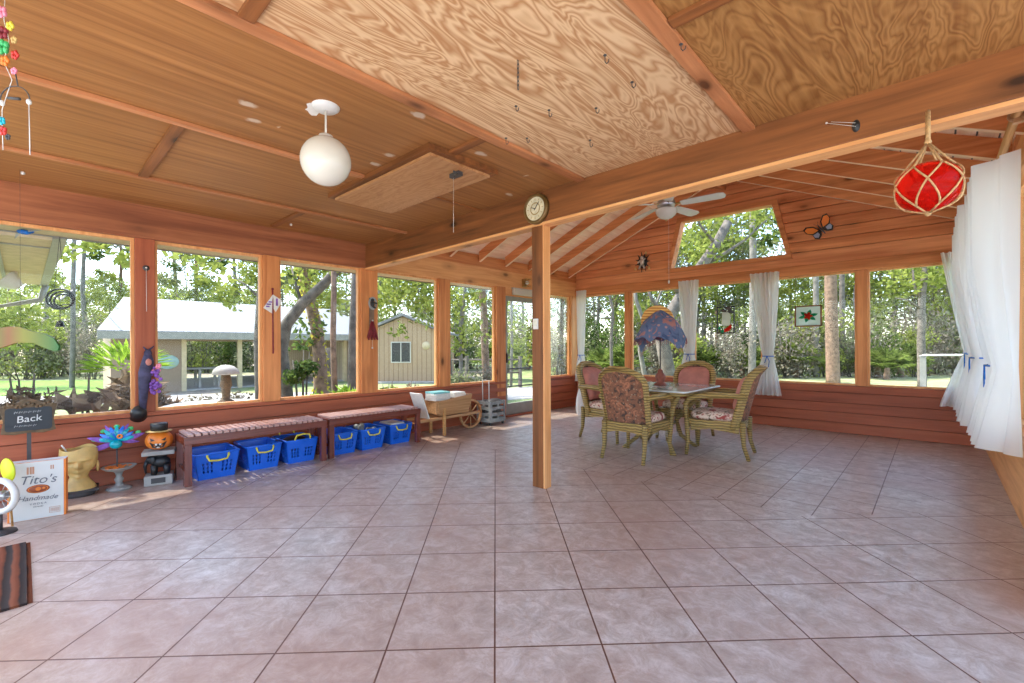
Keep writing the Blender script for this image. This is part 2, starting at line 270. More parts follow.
# ------------------------------------------------------------------ mesh builder
class MB:
    def __init__(s): s.v = []; s.f = []; s.m = []; s.smooth = []
    def add(s, vs, fs, mi=0, sm=False):
        o = len(s.v); s.v += [tuple(v) for v in vs]
        for f in fs: s.f.append(tuple(i+o for i in f)); s.m.append(mi); s.smooth.append(sm)
    def box(s, a, b, mi=0, mat=None):
        x0, y0, z0 = [min(a[i], b[i]) for i in range(3)]; x1, y1, z1 = [max(a[i], b[i]) for i in range(3)]
        vs = [Vector(p) for p in ((x0, y0, z0), (x1, y0, z0), (x1, y1, z0), (x0, y1, z0), (x0, y0, z1), (x1, y0, z1), (x1, y1, z1), (x0, y1, z1))]
        if mat is not None: vs = [mat @ v for v in vs]
        s.add(vs, [(0, 3, 2, 1), (4, 5, 6, 7), (0, 1, 5, 4), (1, 2, 6, 5), (2, 3, 7, 6), (3, 0, 4, 7)], mi); return s
    def hexa(s, vs, mi=0):
        s.add(vs, [(0, 3, 2, 1), (4, 5, 6, 7), (0, 1, 5, 4), (1, 2, 6, 5), (2, 3, 7, 6), (3, 0, 4, 7)], mi); return s
    def prism(s, poly, dvec, mi=0):
        n = len(poly); p = [Vector(q) for q in poly]; d = Vector(dvec); vs = p+[q+d for q in p]
        s.add(vs, [tuple(range(n-1, -1, -1)), tuple(range(n, 2*n))]+[(i, (i+1) % n, n+(i+1) % n, n+i) for i in range(n)], mi); return s
    def tube(s, pts, r, n=8, mi=0, caps=True, flat=1.0, closed=False):
        pts = [Vector(p) for p in pts]; k = len(pts)
        if not isinstance(r, (list, tuple)): r = [r]*k
        rings = []; up = None
        for i, p in enumerate(pts):
            if closed: t = pts[(i+1) % k]-pts[i-1]
            else: t = pts[min(i+1, k-1)]-pts[max(i-1, 0)]
            if t.length < 1e-9: t = Vector((0, 0, 1))
            t.normalize()
            if up is None: up = Vector((0, 0, 1)) if abs(t.z) < 0.9 else Vector((0, 1, 0))
            a = t.cross(up)
            if a.length < 1e-4: a = t.cross(Vector((1, 0, 0)))
            a.normalize(); bb = a.cross(t).normalized(); up = bb
            rings.append([p+(a*cos(2*PI*j/n)+bb*sin(2*PI*j/n)*flat)*r[i] for j in range(n)])
        vs = [v for rg in rings for v in rg]
        fs = []
        for i in range(k if closed else k-1):
            i2 = (i+1) % k
            for j in range(n): fs.append((i*n+j, i*n+(j+1) % n, i2*n+(j+1) % n, i2*n+j))
        s.add(vs, fs, mi, True)
        if caps and not closed:
            o = len(s.v)-len(vs)
            s.f.append(tuple(o+j for j in range(n-1, -1, -1))); s.m.append(mi); s.smooth.append(False)
            s.f.append(tuple(o+(k-1)*n+j for j in range(n))); s.m.append(mi); s.smooth.append(False)
        return s
    def lathe(s, prof, c=(0, 0, 0), n=24, mi=0, sx=1, sy=1, mat=None, sm=True):
        c = Vector(c); vs = []
        for (r, z) in prof:
            for j in range(n):
                p = Vector((r*cos(2*PI*j/n)*sx, r*sin(2*PI*j/n)*sy, z))
                if mat is not None: p = mat @ p
                vs.append(c+p)
        fs = [(i*n+j, i*n+(j+1) % n, (i+1)*n+(j+1) % n, (i+1)*n+j) for i in range(len(prof)-1) for j in range(n)]
        s.add(vs, fs, mi, sm); return s
    def ball(s, c, r, n=16, mi=0, sc=(1, 1, 1), mat=None):
        m = n//2; vs = []; c = Vector(c)
        for i in range(m+1):
            for j in range(n):
                a = PI*i/m; p = Vector((r*sin(a)*cos(2*PI*j/n)*sc[0], r*sin(a)*sin(2*PI*j/n)*sc[1], r*cos(a)*sc[2]))
                if mat is not None: p = mat @ p
                vs.append(c+p)
        s.add(vs, [(i*n+j, (i+1)*n+j, (i+1)*n+(j+1) % n, i*n+(j+1) % n) for i in range(m) for j in range(n)], mi, True); return s
    def grid(s, fn, nu, nv, mi=0):
        vs = [fn(i/nu, j/nv) for j in range(nv+1) for i in range(nu+1)]
        s.add(vs, [(j*(nu+1)+i, j*(nu+1)+i+1, (j+1)*(nu+1)+i+1, (j+1)*(nu+1)+i) for j in range(nv) for i in range(nu)], mi, True); return s
    def build(s, name, mats, parent=None, bevel=0.0, loc=None, weld=False):
        me = bpy.data.meshes.new(name); me.from_pydata(s.v, [], s.f)
        if not isinstance(mats, (list, tuple)): mats = [mats]
        for m in mats: me.materials.append(MT[m] if isinstance(m, str) else m)
        me.polygons.foreach_set('material_index', s.m); me.polygons.foreach_set('use_smooth', s.smooth); me.update()
        o = bpy.data.objects.new(name, me); C.objects.link(o)
        if parent is not None: o.parent = parent
        if loc is not None: o.location = loc
        if bevel:
            b = o.modifiers.new('edge', 'BEVEL'); b.width = bevel; b.segments = 2; b.limit_method = 'ANGLE'; b.angle_limit = math.radians(50)
        return o
def tag(o, label, cat, group=None, kind=None):
    o['label'] = label; o['category'] = cat
    if group: o['group'] = group
    if kind: o['kind'] = kind
    return o
def thing(name, label, cat, loc=(0, 0, 0), rz=0.0, group=None):
    o = bpy.data.objects.new(name, None); C.objects.link(o); o.location = loc; o.rotation_euler = (0, 0, rz); o.empty_display_size = 0.1
    return tag(o, label, cat, group)
def struct(name, mb, mats, bevel=0.0, parent=None):
    o = mb.build(name, mats, parent, bevel)
    if parent is None: o['kind'] = 'structure'
    return o
def dup(root, loc, rz=None, label=None, group=None, scale=None):
    r = root.copy(); C.objects.link(r); r.location = loc
    if rz is not None: r.rotation_euler = (0, 0, rz)
    if scale is not None: r.scale = scale
    if label: r['label'] = label
    if group: r['group'] = group
    for ch in list(root.children):
        c = ch.copy(); C.objects.link(c); c.parent = r
        for g in list(ch.children):
            d = g.copy(); C.objects.link(d); d.parent = c
    return r
def text(body, name, m, loc, rot, size, parent, shear=0.0, ext=0.0008):
    cu = bpy.data.curves.new(name, 'FONT'); cu.body = body; cu.size = size; cu.extrude = ext; cu.shear = shear
    cu.align_x = 'CENTER'; cu.align_y = 'CENTER'; cu.materials.append(MT[m])
    o = bpy.data.objects.new(name, cu); C.objects.link(o)
    bpy.context.view_layer.update(); me = bpy.data.meshes.new_from_object(o.evaluated_get(bpy.context.evaluated_depsgraph_get())); C.objects.unlink(o); bpy.data.objects.remove(o)
    o = bpy.data.objects.new(name, me); C.objects.link(o); o.parent = parent; o.location = loc; o.rotation_euler = rot; return o
# ------------------------------------------------------------------ room shell
XL, YB, XR, YM, ZC, ZH = -5.3, 7.6, 0.42, 2.96, 2.5, 2.2     # left wall, back wall, right wall, big beam, ceiling, header underside
SL, SB = 0.61, 0.65
b = MB(); b.box((-5.45, -0.9, -0.12), (1.3, YB+0.15, 0)); struct('floor', b, 'tile')
MT['bounce_slab'] = plain('pale_bounce_slab', (0.78, 0.77, 0.75), 0.8, var=0.05)
b = MB(); b.box((-5.45, -9, -0.13), (9, -0.9, -0.01)); b.box((1.3, -0.9, -0.13), (9, 9, -0.01)); struct('bounce_slab', b, 'bounce_slab')  # added unseen pale slab, bounces sunlight up into the room
# plywood ceiling of the near room, sheet by sheet
for (x0, x1, mt, nm) in ((-5.3, -2.01, 'plyA', 0), (-2.01, -0.81, 'plyB', 1), (-0.81, 0.8, 'plyC', 2)):
    b = MB(); b.box((x0, -0.8, ZC), (x1, YM+0.02, ZC+0.03)); struct('ceiling', b, mt)
ti = [0]
def trim(b, mt, bevel=0.0):
    ti[0] += 1; return struct('trim_%d' % ti[0], b, mt, bevel)
for x, w in ((-4.38, .045), (-2.01, .07), (-0.81, .07), (0.39, .05)):
    b = MB(); b.box((x-w/2, -0.8, ZC-0.022), (x+w/2, YM, ZC-0.0005)); trim(b, 'batten', 0.003)
b = MB(); b.box((-3.17-.025, -0.8, ZC-0.022), (-3.17+.025, 1.76, ZC-0.0005)); trim(b, 'batten', 0.003)
b = MB(); b.box((-3.17-.02, 2.38, ZC-0.015), (-3.17+.02, YM, ZC-0.0005)); trim(b, 'beamY')
for (x0, x1, y) in ((-4.35, -3.2, 0.62), (-5.15, -4.41, 1.82), (-3.14, -2.05, 1.95), (-1.97, -0.85, 0.60), (-0.77, 0.36, 1.77), (-5.15, -4.41, -0.3)):
    b = MB(); b.box((x0, y-0.03, ZC-0.02), (x1, y+0.03, ZC-0.0005)); trim(b, 'beamX', 0.002)
# attic hatch
t = thing('ceiling_hatch', 'pale plywood access hatch set in the brown ceiling beside the globe lamp', 'hatch', (-3.05, 2.07, ZC-0.06))
b = MB(); b.box((-0.66, -0.27, 0), (0.66, 0.27, 0.02)); b.build('panel', 'hatch', t, 0.002)
b = MB(); b.box((-0.70, -0.31, 0.02), (0.70, -0.25, 0.059)); b.box((-0.70, 0.25, 0.02), (0.70, 0.31, 0.059)); b.box((-0.70, -0.25, 0.02), (-0.63, 0.25, 0.059)); b.box((0.63, -0.25, 0.02), (0.70, 0.25, 0.059)); b.build('frame', 'beamX', t)
b = MB(); b.box((0.5, 0.02, -0.03), (0.6, 0.06, -0.001)); b.tube([(0.52, 0.04, -0.02), (0.62, 0.0, -0.03), (0.6, -0.03, -0.02)], 0.006, 6); b.build('latch', 'dark', t)
b = MB(); b.tube([(0.52, 0.04, -0.02), (0.52, 0.04, -0.42)], 0.0012, 4); b.build('pull_string', 'white', t)
# left wall: near-room header, sunroom header, sill boards
b = MB(); b.box((XL-0.13, -0.9, ZH), (XL+0.02, YM+0.05, ZC+0.03)); b.box((XL-0.13, -0.9, ZC+0.03), (XL-0.02, YM, 2.7)); struct('wall_left', b, 'header', 0.006)
b = MB(); b.box((XL-0.13, YM+0.05, ZH), (XL+0.0, YB+0.13, 2.47)); struct('wall_left', b, 'pineY', 0.006)
DY0, DY1 = 5.56, 6.55          # screen door opening
def leftlow(y0, y1):
    b = MB(); b.box((XL-0.13, y0, SL-0.035), (XL+0.012, y1, SL)); z = 0.0
    for h in (0.15, 0.15, 0.14, 0.13):
        b.hexa([(XL-0.1, y0, z+0.005), (XL+0.008, y0, z+0.005), (XL+0.008, y1, z+0.005), (XL-0.1, y1, z+0.005), (XL-0.1, y0, z+h-0.004), (XL-0.008, y0, z+h-0.004), (XL-0.008, y1, z+h-0.004), (XL-0.1, y1, z+h-0.004)]); b.box((XL-0.1, y0, z-0.005 if z else 0), (XL-0.035, y1, z+0.006)); z += h
    struct('wall_left', b, 'redY')
leftlow(-0.9, DY0-0.02); leftlow(DY1+0.06, YB+0.13)
posts = [(-0.9, -0.76, 'red'), (0.695, 0.84, 'red'), (1.771, 1.937, 'cedar'), (2.914, 3.144, 'cedar'), (4.146, 4.352, 'cedar'), (5.34, 5.55, 'cedar'), (6.58, 6.75, 'pine'), (7.45, 7.73, 'pine')]
for i, (y0, y1, m) in enumerate(posts):
    b = MB(); z0 = SL if i not in (5, 6) else 0
    b.box((XL-0.11, y0, z0), (XL-0.0, y1, ZH)); trim(b, ('pineZ' if m == 'pine' else m+'Z') if m != 'red' else 'redZ', 0.004)
wn = [0]
def lwin(y0, y1, z0, z1):
    wn[0] += 1; t = bpy.data.objects.new('window_%d' % wn[0], None); C.objects.link(t); t['kind'] = 'structure'
    b = MB(); w = 0.025; X = XL-0.075
    b.box((X-0.02, y0, z0), (X+0.03, y0+w, z1)); b.box((X-0.02, y1-w, z0), (X+0.03, y1, z1)); b.box((X-0.02, y0+w, z0), (X+0.03, y1-w, z0+w)); b.box((X-0.02, y0+w, z1-w), (X+0.03, y1-w, z1))
    b.build('window_frame', 'pineZ', t)
    b = MB(); b.box((X-0.002, y0+w, z0+w), (X+0.002, y1-w, z1-w)); b.build('window_pane', 'glass', t)
for i in range(len(posts)-1):
    if i == 5: continue
    lwin(posts[i][1], posts[i+1][0], SL, ZH)
# screen door in the left wall
t = bpy.data.objects.new('door_1', None); C.objects.link(t); t['kind'] = 'structure'
b = MB(); x0, x1 = XL-0.08, XL-0.04
b.box((x0, DY0, 0.03), (x1, DY0+0.07, 2.06)); b.box((x0, DY1-0.07, 0.03), (x1, DY1, 2.06)); b.box((x0, DY0+.07, 1.98), (x1, DY1-.07, 2.06)); b.box((x0, DY0+.07, 0.03), (x1, DY1-.07, 0.22)); b.build('door_frame', 'gutter', t, 0.003)
b = MB(); b.box((x0+0.018, DY0+.07, 0.22), (x0+0.022, DY1-.07, 1.98)); b.build('door_pane', 'glass', t)
b = MB(); b.box((x0+0.01, DY0+.07, 0.80), (x1, DY1-.07, 0.825)); b.box((x0+0.01, DY0+.07, 0.50), (x1, DY1-.07, 0.52)); b.build('door_bar', 'dark', t)
b = MB(); b.box((x1, DY0+.02, 0.92), (x1+0.04, DY0+.05, 1.08)); b.build('door_handle', 'dark', t, 0.003)
b = MB(); b.box((XL-0.13, DY0-0.01, 0), (XL+0.02, DY1+0.03, 0.03)); trim(b, 'redY', 0.004)
b = MB(); b.box((XL-0.12, DY0-0.01, 2.06), (XL-0.01, DY1+0.03, ZH)); trim(b, 'pineY')
# back wall
def zr(x): return 3.80-0.4375*abs(x+2.44)      # underside of the rafters
b = MB(); b.box((XL, YB-0.02, ZH), (XR+0.1, YB+0.13, ZH+0.14)); struct('wall_back', b, 'cedarX', 0.006)
b = MB(); b.box((XL, YB+0.01, ZH+0.14), (XR+0.1, YB+0.12, ZH+0.33)); struct('wall_back', b, 'siding')
# gable siding boards, cut round the trapezoid window
TZ0, TZ1, TB, TT, TC = 2.52, 3.29, 0.87, 0.68, -2.45
b = MB(); z = ZH+0.33; BH = 0.15
while z < 3.95:
    z1 = z+BH
    def lim(zz): return (3.95-zz)/0.4375
    xl0, xl1 = -2.44-lim(z), -2.44-lim(z1); xr0, xr1 = -2.44+lim(z), -2.44+lim(z1)
    xl0, xl1 = max(xl0, XL), max(xl1, XL); xr0, xr1 = min(xr0, XR+0.1), min(xr1, XR+0.1)
    if xl1 > xr1: xl1 = xr1 = -2.44
    yo, yi = YB+0.12, YB+0.02
    def board(a0, a1, c0, c1):   # left x at bottom/top, right x at bottom/top
        g = 0.008
        b.hexa([(a0, yi-0.016, z+g), (c0, yi-0.016, z+g), (c0, yo, z+g), (a0, yo, z+g), (a1, yi+0.008, z1-0.003), (c1, yi+0.008, z1-0.003), (c1, yo, z1-0.003), (a1, yo, z1-0.003)])
        b.box((max(a0, a1), yi+0.04, z-0.01), (min(c0, c1), yo, z+0.01))
    if z >= TZ0-0.08 and z1 <= TZ1+0.1:
        f0 = (z-TZ0)/(TZ1-TZ0); f1 = (z1-TZ0)/(TZ1-TZ0); h0 = TB+(TT-TB)*f0+0.03; h1 = TB+(TT-TB)*f1+0.03
        board(xl0, xl1, TC-h0, TC-h1); board(TC+h0, TC+h1, xr0, xr1)
    elif z < TZ1+0.1 and z1 > TZ1+0.1 or z < TZ0-0.08 < z1:
        board(xl0, xl1, xr0, xr1) if z1 < TZ0+0.01 or z > TZ1+0.01 else (board(xl0, xl1, TC-TT-.03, TC-TT-.03), board(TC+TT+.03, TC+TT+.03, xr0, xr1))
    else: board(xl0, xl1, xr0, xr1)
    if z < TZ1+0.06 < z1+0.08: b.box((TC-TT-0.1, YB+0.03, TZ1+0.05), (TC+TT+0.1, YB+0.12, max(z1, TZ1+0.09)))
    z = z1
struct('wall_back', b, 'siding')
t = bpy.data.objects.new('window_20', None); C.objects.link(t); t['kind'] = 'structure'
P = [(TC-TB, TZ0), (TC+TB, TZ0), (TC+TT, TZ1), (TC-TT, TZ1)]
c = (TC, (TZ0+TZ1)/2)
def off(p, k): 
    return (p[0]+(k if p[0] > c[0] else -k), p[1]+(k if p[1] > c[1] else -k))
b = MB()
for i in range(4):
    p, q = P[i], P[(i+1) % 4]; po, qo = off(p, 0.07), off(q, 0.07)
    b.prism([(po[0], YB-0.03, po[1]), (qo[0], YB-0.03, qo[1]), (q[0], YB-0.03, q[1]), (p[0], YB-0.03, p[1])], (0, 0.16, 0))
b.build('window_frame', 'cedarX', t)
b = MB(); b.prism([(p[0], YB+0.05, p[1]) for p in P], (0, 0.004, 0)); b.build('window_pane', 'glass', t)
# back lower wall and posts
b = MB(); z = 0.0
for h in (0.14, 0.14, 0.13, 0.14, 0.10):
    b.hexa([(XL, YB-0.004, z+0.006), (XR, YB-0.004, z+0.006), (XR, YB+0.12, z+0.006), (XL, YB+0.12, z+0.006), (XL, YB+0.014, z+h-0.004), (XR, YB+0.014, z+h-0.004), (XR, YB+0.12, z+h-0.004), (XL, YB+0.12, z+h-0.004)])
    b.box((XL, YB+0.045, max(0, z-0.005)), (XR, YB+0.12, z+0.008)); z += h
struct('wall_back', b, 'redX')
bx = [-5.3, -4.156, -3.008, -1.859, -0.711, 0.42]; pw = 0.055
for i, x in enumerate(bx[1:-1]):
    b = MB(); b.box((x-pw, YB, SB), (x+pw, YB+0.11, ZH)); trim(b, 'cedarZ', 0.004)
for i in range(5):
    wn[0] += 1; t = bpy.data.objects.new('window_%d' % wn[0], None); C.objects.link(t); t['kind'] = 'structure'
    x0 = bx[i]+(pw if i else 0.0); x1 = bx[i+1]-(pw if i < 4 else 0.0); w = 0.025; Y = YB+0.07; b = MB()
    b.box((x0, Y-0.03, SB), (x0+w, Y+0.02, ZH)); b.box((x1-w, Y-0.03, SB), (x1, Y+0.02, ZH)); b.box((x0+w, Y-0.03, SB), (x1-w, Y+0.02, SB+w)); b.box((x0+w, Y-0.03, ZH-w), (x1-w, Y+0.02, ZH))
    b.build('window_frame', 'pineZ', t); b = MB(); b.box((x0+w, Y-0.002, SB+w), (x1-w, Y+0.002, ZH-w)); b.build('window_pane', 'glass', t)
# right wall: low boarded wall, posts, header; windows behind the curtains
b = MB(); b.box((XR, YM, 0), (XR+0.12, YB, 0.6)); struct('wall_right', b, 'pineY')
b = MB(); b.box((XR, YM, 2.36), (XR+0.12, YB, 2.58)); struct('wall_right', b, 'pineY', 0.005)
ry = [3.0, 4.15, 5.3, 6.45, 7.55]
for y in ry:
    b = MB(); b.box((XR, y-0.05, 0.6), (XR+0.11, y+0.05, 2.36)); trim(b, 'pineZ', 0.003)
for i in range(4):
    wn[0] += 1; t = bpy.data.objects.new('window_%d' % wn[0], None); C.objects.link(t); t['kind'] = 'structure'
    y0, y1 = ry[i]+.05, ry[i+1]-.05; w = .025; X = XR+0.07; b = MB()
    b.box((X-0.03, y0, .6), (X+0.02, y0+w, 2.36)); b.box((X-0.03, y1-w, .6), (X+0.02, y1, 2.36)); b.box((X-0.03, y0+w, .6), (X+0.02, y1-w, .6+w)); b.box((X-0.03, y0+w, 2.36-w), (X+0.02, y1-w, 2.36))
    b.build('window_frame', 'pineZ', t); b = MB(); b.box((X-0.002, y0+w, .6+w), (X+0.002, y1-w, 2.36-w)); b.build('window_pane', 'glass', t)
# the big beam and its post
def zbm(x): return 2.20+0.0135*(x+5.3)
b = MB(); xe = 0.95
b.hexa([(-5.3, YM, zbm(-5.3)), (xe, YM, zbm(xe)), (xe, YM+0.12, zbm(xe)), (-5.3, YM+0.12, zbm(-5.3)), (-5.3, YM, ZC+0.03), (xe, YM, ZC+0.05), (xe, YM+0.12, ZC+0.05), (-5.3, YM+0.12, ZC+0.03)])
o = struct('beam', b, 'beamX', 0.006)
b = MB(); b.hexa([(-5.3, YM+0.002, zbm(-5.3)-0.022), (xe, YM+0.002, zbm(xe)-0.022), (xe, YM+0.115, zbm(xe)-0.022), (-5.3, YM+0.115, zbm(-5.3)-0.022), (-5.3, YM+0.002, zbm(-5.3)), (xe, YM+0.002, zbm(xe)), (xe, YM+0.115, zbm(xe)), (-5.3, YM+0.115, zbm(-5.3))]); trim(b, 'pineX', 0.002)
b = MB(); b.box((-2.53, 2.975, 0), (-2.415, 3.07, zbm(-2.4)-0.02)); o = struct('support_post', b, ['beamZ'], 0.004)
b = MB(); b.box((-2.4148, 2.979, 0), (-2.4, 3.066, zbm(-2.4)-0.02)); trim(b, 'pineZ', 0.002)  # pale strip painting the side light onto the post's right face
# wall above the beam closing the gable towards the near room (seen only from the sunroom side)
# sunroom roof: rafters, ridge board, deck
b = MB(); b.box((-2.465, YM+0.06, 3.66), (-2.415, YB, 3.99)); trim(b, 'cedarY', 0.003)
sl = math.atan(0.4375)
ys = [3.16+0.6*i for i in range(8)]
for y in ys:
    for sgn in (-1, 1):
        xe = XL+0.0 if sgn < 0 else XR; dx = abs(xe+2.44); b = MB(); y0, y1 = y-0.021, y+0.021; z0 = zr(-2.44-dx); dz = 0.155
        xa = -2.44+sgn*0.026; za = 3.80-0.4375*0.026
        pts = [(xa, y0, za), (xe, y0, z0), (xe, y0, z0+dz), (xa, y0, za+dz)]
        b.prism(pts, (0, y1-y0, 0)); o = trim(b, 'cedarX', 0.002)
        b = MB(); b.prism([(xa, y0+0.001, za-0.004), (xe, y0+0.001, z0-0.004), (xe, y0+0.001, z0), (xa, y0+0.001, za)], (0, y1-y0-0.002, 0)); b.build('rafter_lit_strip', MT['litedge'], o)  # added pale strip, paints floor bounce light onto the rafter underside
for sgn in (-1, 1):
    b = MB(); xe = -2.44+sgn*3.5; za = 3.80+0.155; n = 30
    for k in range(n):       # tongue and groove deck boards running along the room
        u0, u1 = k/n, (k+1)/n-0.0035
        xa, xb = -2.44+sgn*3.5*u0, -2.44+sgn*3.5*u1
        b.prism([(xa, YM-0.1, za-0.4375*3.5*u0), (xb, YM-0.1, za-0.4375*3.5*u1), (xb, YM-0.1, za-0.4375*3.5*u1+0.02), (xa, YM-0.1, za-0.4375*3.5*u0+0.02)], (0, YB+0.5-YM+0.1, 0))
    struct('ceiling', b, 'deck')
    b = MB(); b.prism([(-2.44, YM-0.1, za+0.021), (xe, YM-0.1, za-0.4375*3.5+0.021), (xe, YM-0.1, za-0.4375*3.5+0.05), (-2.44, YM-0.1, za+0.05)], (0, YB+0.6-YM, 0)); struct('roof', b, 'roofgrey')
# fill boards above the right and left headers up to the deck
b = MB(); b.box((XR+0.01, YM, 2.58), (XR+0.1, YB, 2.72)); struct('wall_right', b, 'siding')
b = MB(); b.box((XL-0.1, YM+0.05, 2.47), (XL-0.02, YB+0.13, 2.66)); struct('wall_left', b, 'cedarY')
b = MB(); b.prism([(-2.44, YM+0.03, 3.93), (XL, YM+0.03, 2.7), (XL, YM+0.03, 2.53), (XR, YM+0.03, 2.53), (XR, YM+0.03, 2.7)], (0, 0.05, 0)); struct('wall_back', b, 'cedarX')
# near-room roof over the plywood, eaves outside the left wall
b = MB(); b.box((-5.75, -0.8, 2.72), (0.8, YM-0.02, 2.80)); struct('roof', b, 'roofgrey')
b = MB(); b.box((-5.75, -1.2, 2.2), (XL-0.13, YB+0.5, 2.22)); struct('roof', b, 'soffit')
b = MB(); b.prism([(-5.75, -1.2, 2.185), (-5.83, -1.2, 2.2), (-5.85, -1.2, 2.30), (-5.75, -1.2, 2.30)], (0, YB+1.7, 0)); struct('roof', b, 'gutter')
# ------------------------------------------------------------------ fixed fittings
t = thing('globe_pendant_lamp', 'white glass globe lamp hanging on a short rod from the plywood ceiling', 'lamp', (-2.41, 1.12, ZC))
b = MB(); b.lathe([(0.0, -0.022), (0.055, -0.02), (0.07, -0.008), (0.072, 0)], n=28); b.build('canopy', 'white', t)
b = MB(); b.tube([(0, 0, -0.02), (0, 0, -0.17)], 0.006, 8); b.build('rod', 'cream', t)
b = MB(); b.lathe([(0.0, -0.155), (0.035, -0.157), (0.045, -0.175), (0.04, -0.19)], n=20); b.build('cap', 'white', t)
b = MB(); b.ball((0, 0, -0.295), 0.13, 40); b.build('globe', 'cream', t)
b = MB()  # peeled paint patch beside the canopy
pp = [(0.075*cos(a)*(1+0.25*sin(3*a))-0.06, 0.045*sin(a)*(1+0.3*cos(5*a))-0.03, -0.0015) for a in [2*PI*k/18 for k in range(18)]]
b.prism(pp, (0, 0, 0.001)); b.build('paint_patch', 'paper', t)
# round dial clock on the beam
p = onY(536, 209, YM-0.02)
t = thing('wall_clock', 'round cream dial with brass rim fixed on the beam above the post', 'clock', p); t.scale = (1.45, 1.0, 1.45)
R90 = Matrix.Rotation(PI/2, 4, 'X')
b = MB(); b.lathe([(0, 0.012), (0.068, 0.012)], n=36, mat=R90); b.build('dial', plain('aged_dial', srgb(214, 202, 168), 0.5, var=0.15, vs=30), t)
b = MB(); b.lathe([(0.068, 0.008), (0.072, 0.02), (0.083, 0.02), (0.088, 0.0), (0.088, -0.02), (0, -0.02)], n=36, mat=R90); b.build('rim', plain('tarnished_rim', srgb(116, 88, 48), 0.4, metal=0.4), t)
b = MB()
for k in range(12):
    a = k*PI/6; b.box((-0.0015, -0.0135, 0.048), (0.0015, -0.0125, 0.060), 0, Matrix.Rotation(a, 4, 'Y'))
b.lathe([(0.030, 0.0125), (0.033, 0.0132), (0.036, 0.0125)], n=30, mat=R90)
b.build('tick_mark', 'brass', t)
b = MB(); b.box((-0.002, -0.016, -0.01), (0.002, -0.014, 0.045), 0, Matrix.Rotation(0.7, 4, 'Y')); b.box((-0.002, -0.016, -0.005), (0.002, -0.014, 0.03), 0, Matrix.Rotation(-1.2, 4, 'Y')); b.build('hand', 'dark', t)
# switch plate on post
p = onY(536, 324, 2.975)
t = thing('switch_plate', 'white plastic control plate screwed to the front of the wooden post', 'switch', p)
b = MB(); b.box((-0.028, -0.008, -0.045), (0.028, 0, 0.045)); b.build('plate', 'white', t, 0.003)
b = MB(); b.box((-0.018, -0.013, -0.02), (0.018, -0.008, 0.03)); b.build('rocker', 'cream', t, 0.002)
# ceiling fan
fp = Vector((-2.44, 5.45, 2.86))
t = thing('ceiling_fan', 'white blade ceiling fan with a frosted bowl light under the ridge', 'fan', fp)
b = MB(); b.tube([(0, 0, 0.16), (0, 0, 0.78)], 0.012, 8); b.lathe([(0.0, 0.8), (0.06, 0.8), (0.065, 0.74), (0.02, 0.7)], n=20); b.build('downrod', 'brass', t)
b = MB(); b.lathe([(0.02, 0.18), (0.09, 0.16), (0.11, 0.11), (0.105, 0.07), (0.06, 0.05), (0.05, 0.02)], n=28); b.build('motor', 'steel', t)
b = MB(); b.lathe([(0.13, 0.03), (0.128, 0.0), (0.11, -0.04), (0.07, -0.075), (0.02, -0.09), (0, -0.092)], n=30); b.lathe([(0, 0.032), (0.13, 0.03)], n=30); b.build('light_bowl', 'cream', t)
b = MB(); b.ball((0, 0, -0.1), 0.014, 10); b.build('finial', 'brass', t)
b = MB(); b.tube([(0.03, 0, -0.05), (0.03, 0, -0.85)], 0.0015, 4); b.ball((0.03, 0, -0.87), 0.012, 8, sc=(1, 1, 2)); b.build('pull_chain', 'white', t)
for k in range(5):
    a = 2*PI*k/5+0.12; m = Matrix.Rotation(a, 4, 'Z') @ Matrix.Rotation(-0.2, 4, 'X')
    b = MB(); b.box((0.09, -0.015, 0.088), (0.2, 0.015, 0.096), 1, m)
    pl = [(0.17, -0.045), (0.22, -0.06), (0.6, -0.075), (0.66, -0.06), (0.68, 0), (0.66, 0.06), (0.6, 0.075), (0.22, 0.06), (0.17, 0.045)]
    b.prism([m @ Vector((x, y, 0.085)) for x, y in pl], m.to_3x3() @ Vector((0, 0, 0.008)))
    b.build('blade', ['white', 'brass'], t)
# glass float in a rope net, hung on the beam
fc = onY(928, 187, 2.72); rr = 0.118
t = thing('glass_float', 'red glass float in a rope net hanging below the big beam', 'float', fc)
b = MB(); b.ball((0, 0, 0), rr, 36, sc=(1, 1, 0.92)); b.build('float', 'redglass', t)
b = MB(); b.tube([(0, 0, rr*0.9+0.075), (0, 0.015, rr*0.9+0.16), (0, 0.1, 2.265-fc.z), (0, 0.22, 2.24-fc.z)], 0.009, 8); b.build('hanging_rope', 'jute', t)
nb = MB(); K = 6; R2 = rr+0.006
def sp(th, ph): return Vector((R2*sin(th)*cos(ph), R2*sin(th)*sin(ph), R2*0.92*cos(th)))
for k in range(K):
    ph = 2*PI*k/K
    nb.tube([(0, 0, rr+0.08), sp(0.55, ph)*1.06, sp(0.8, ph)], 0.0045, 6)
    for sg in (-1, 1):
        nb.tube([sp(0.8+0.7*i/5, ph+sg*PI/K*i/5) for i in range(6)], 0.004, 6)
        nb.tube([sp(1.5+1.0*i/5, ph+sg*PI/K+(-sg)*PI/K*i/5) for i in range(6)], 0.004, 6)
    nb.tube([sp(2.5, ph), sp(PI-0.1, ph)], 0.004, 6)
nb.ball((0, 0, -R2*0.95), 0.012, 8); nb.ball((0, 0, rr+0.08), 0.014, 8)
nb.build('rope_net', 'jute', t)
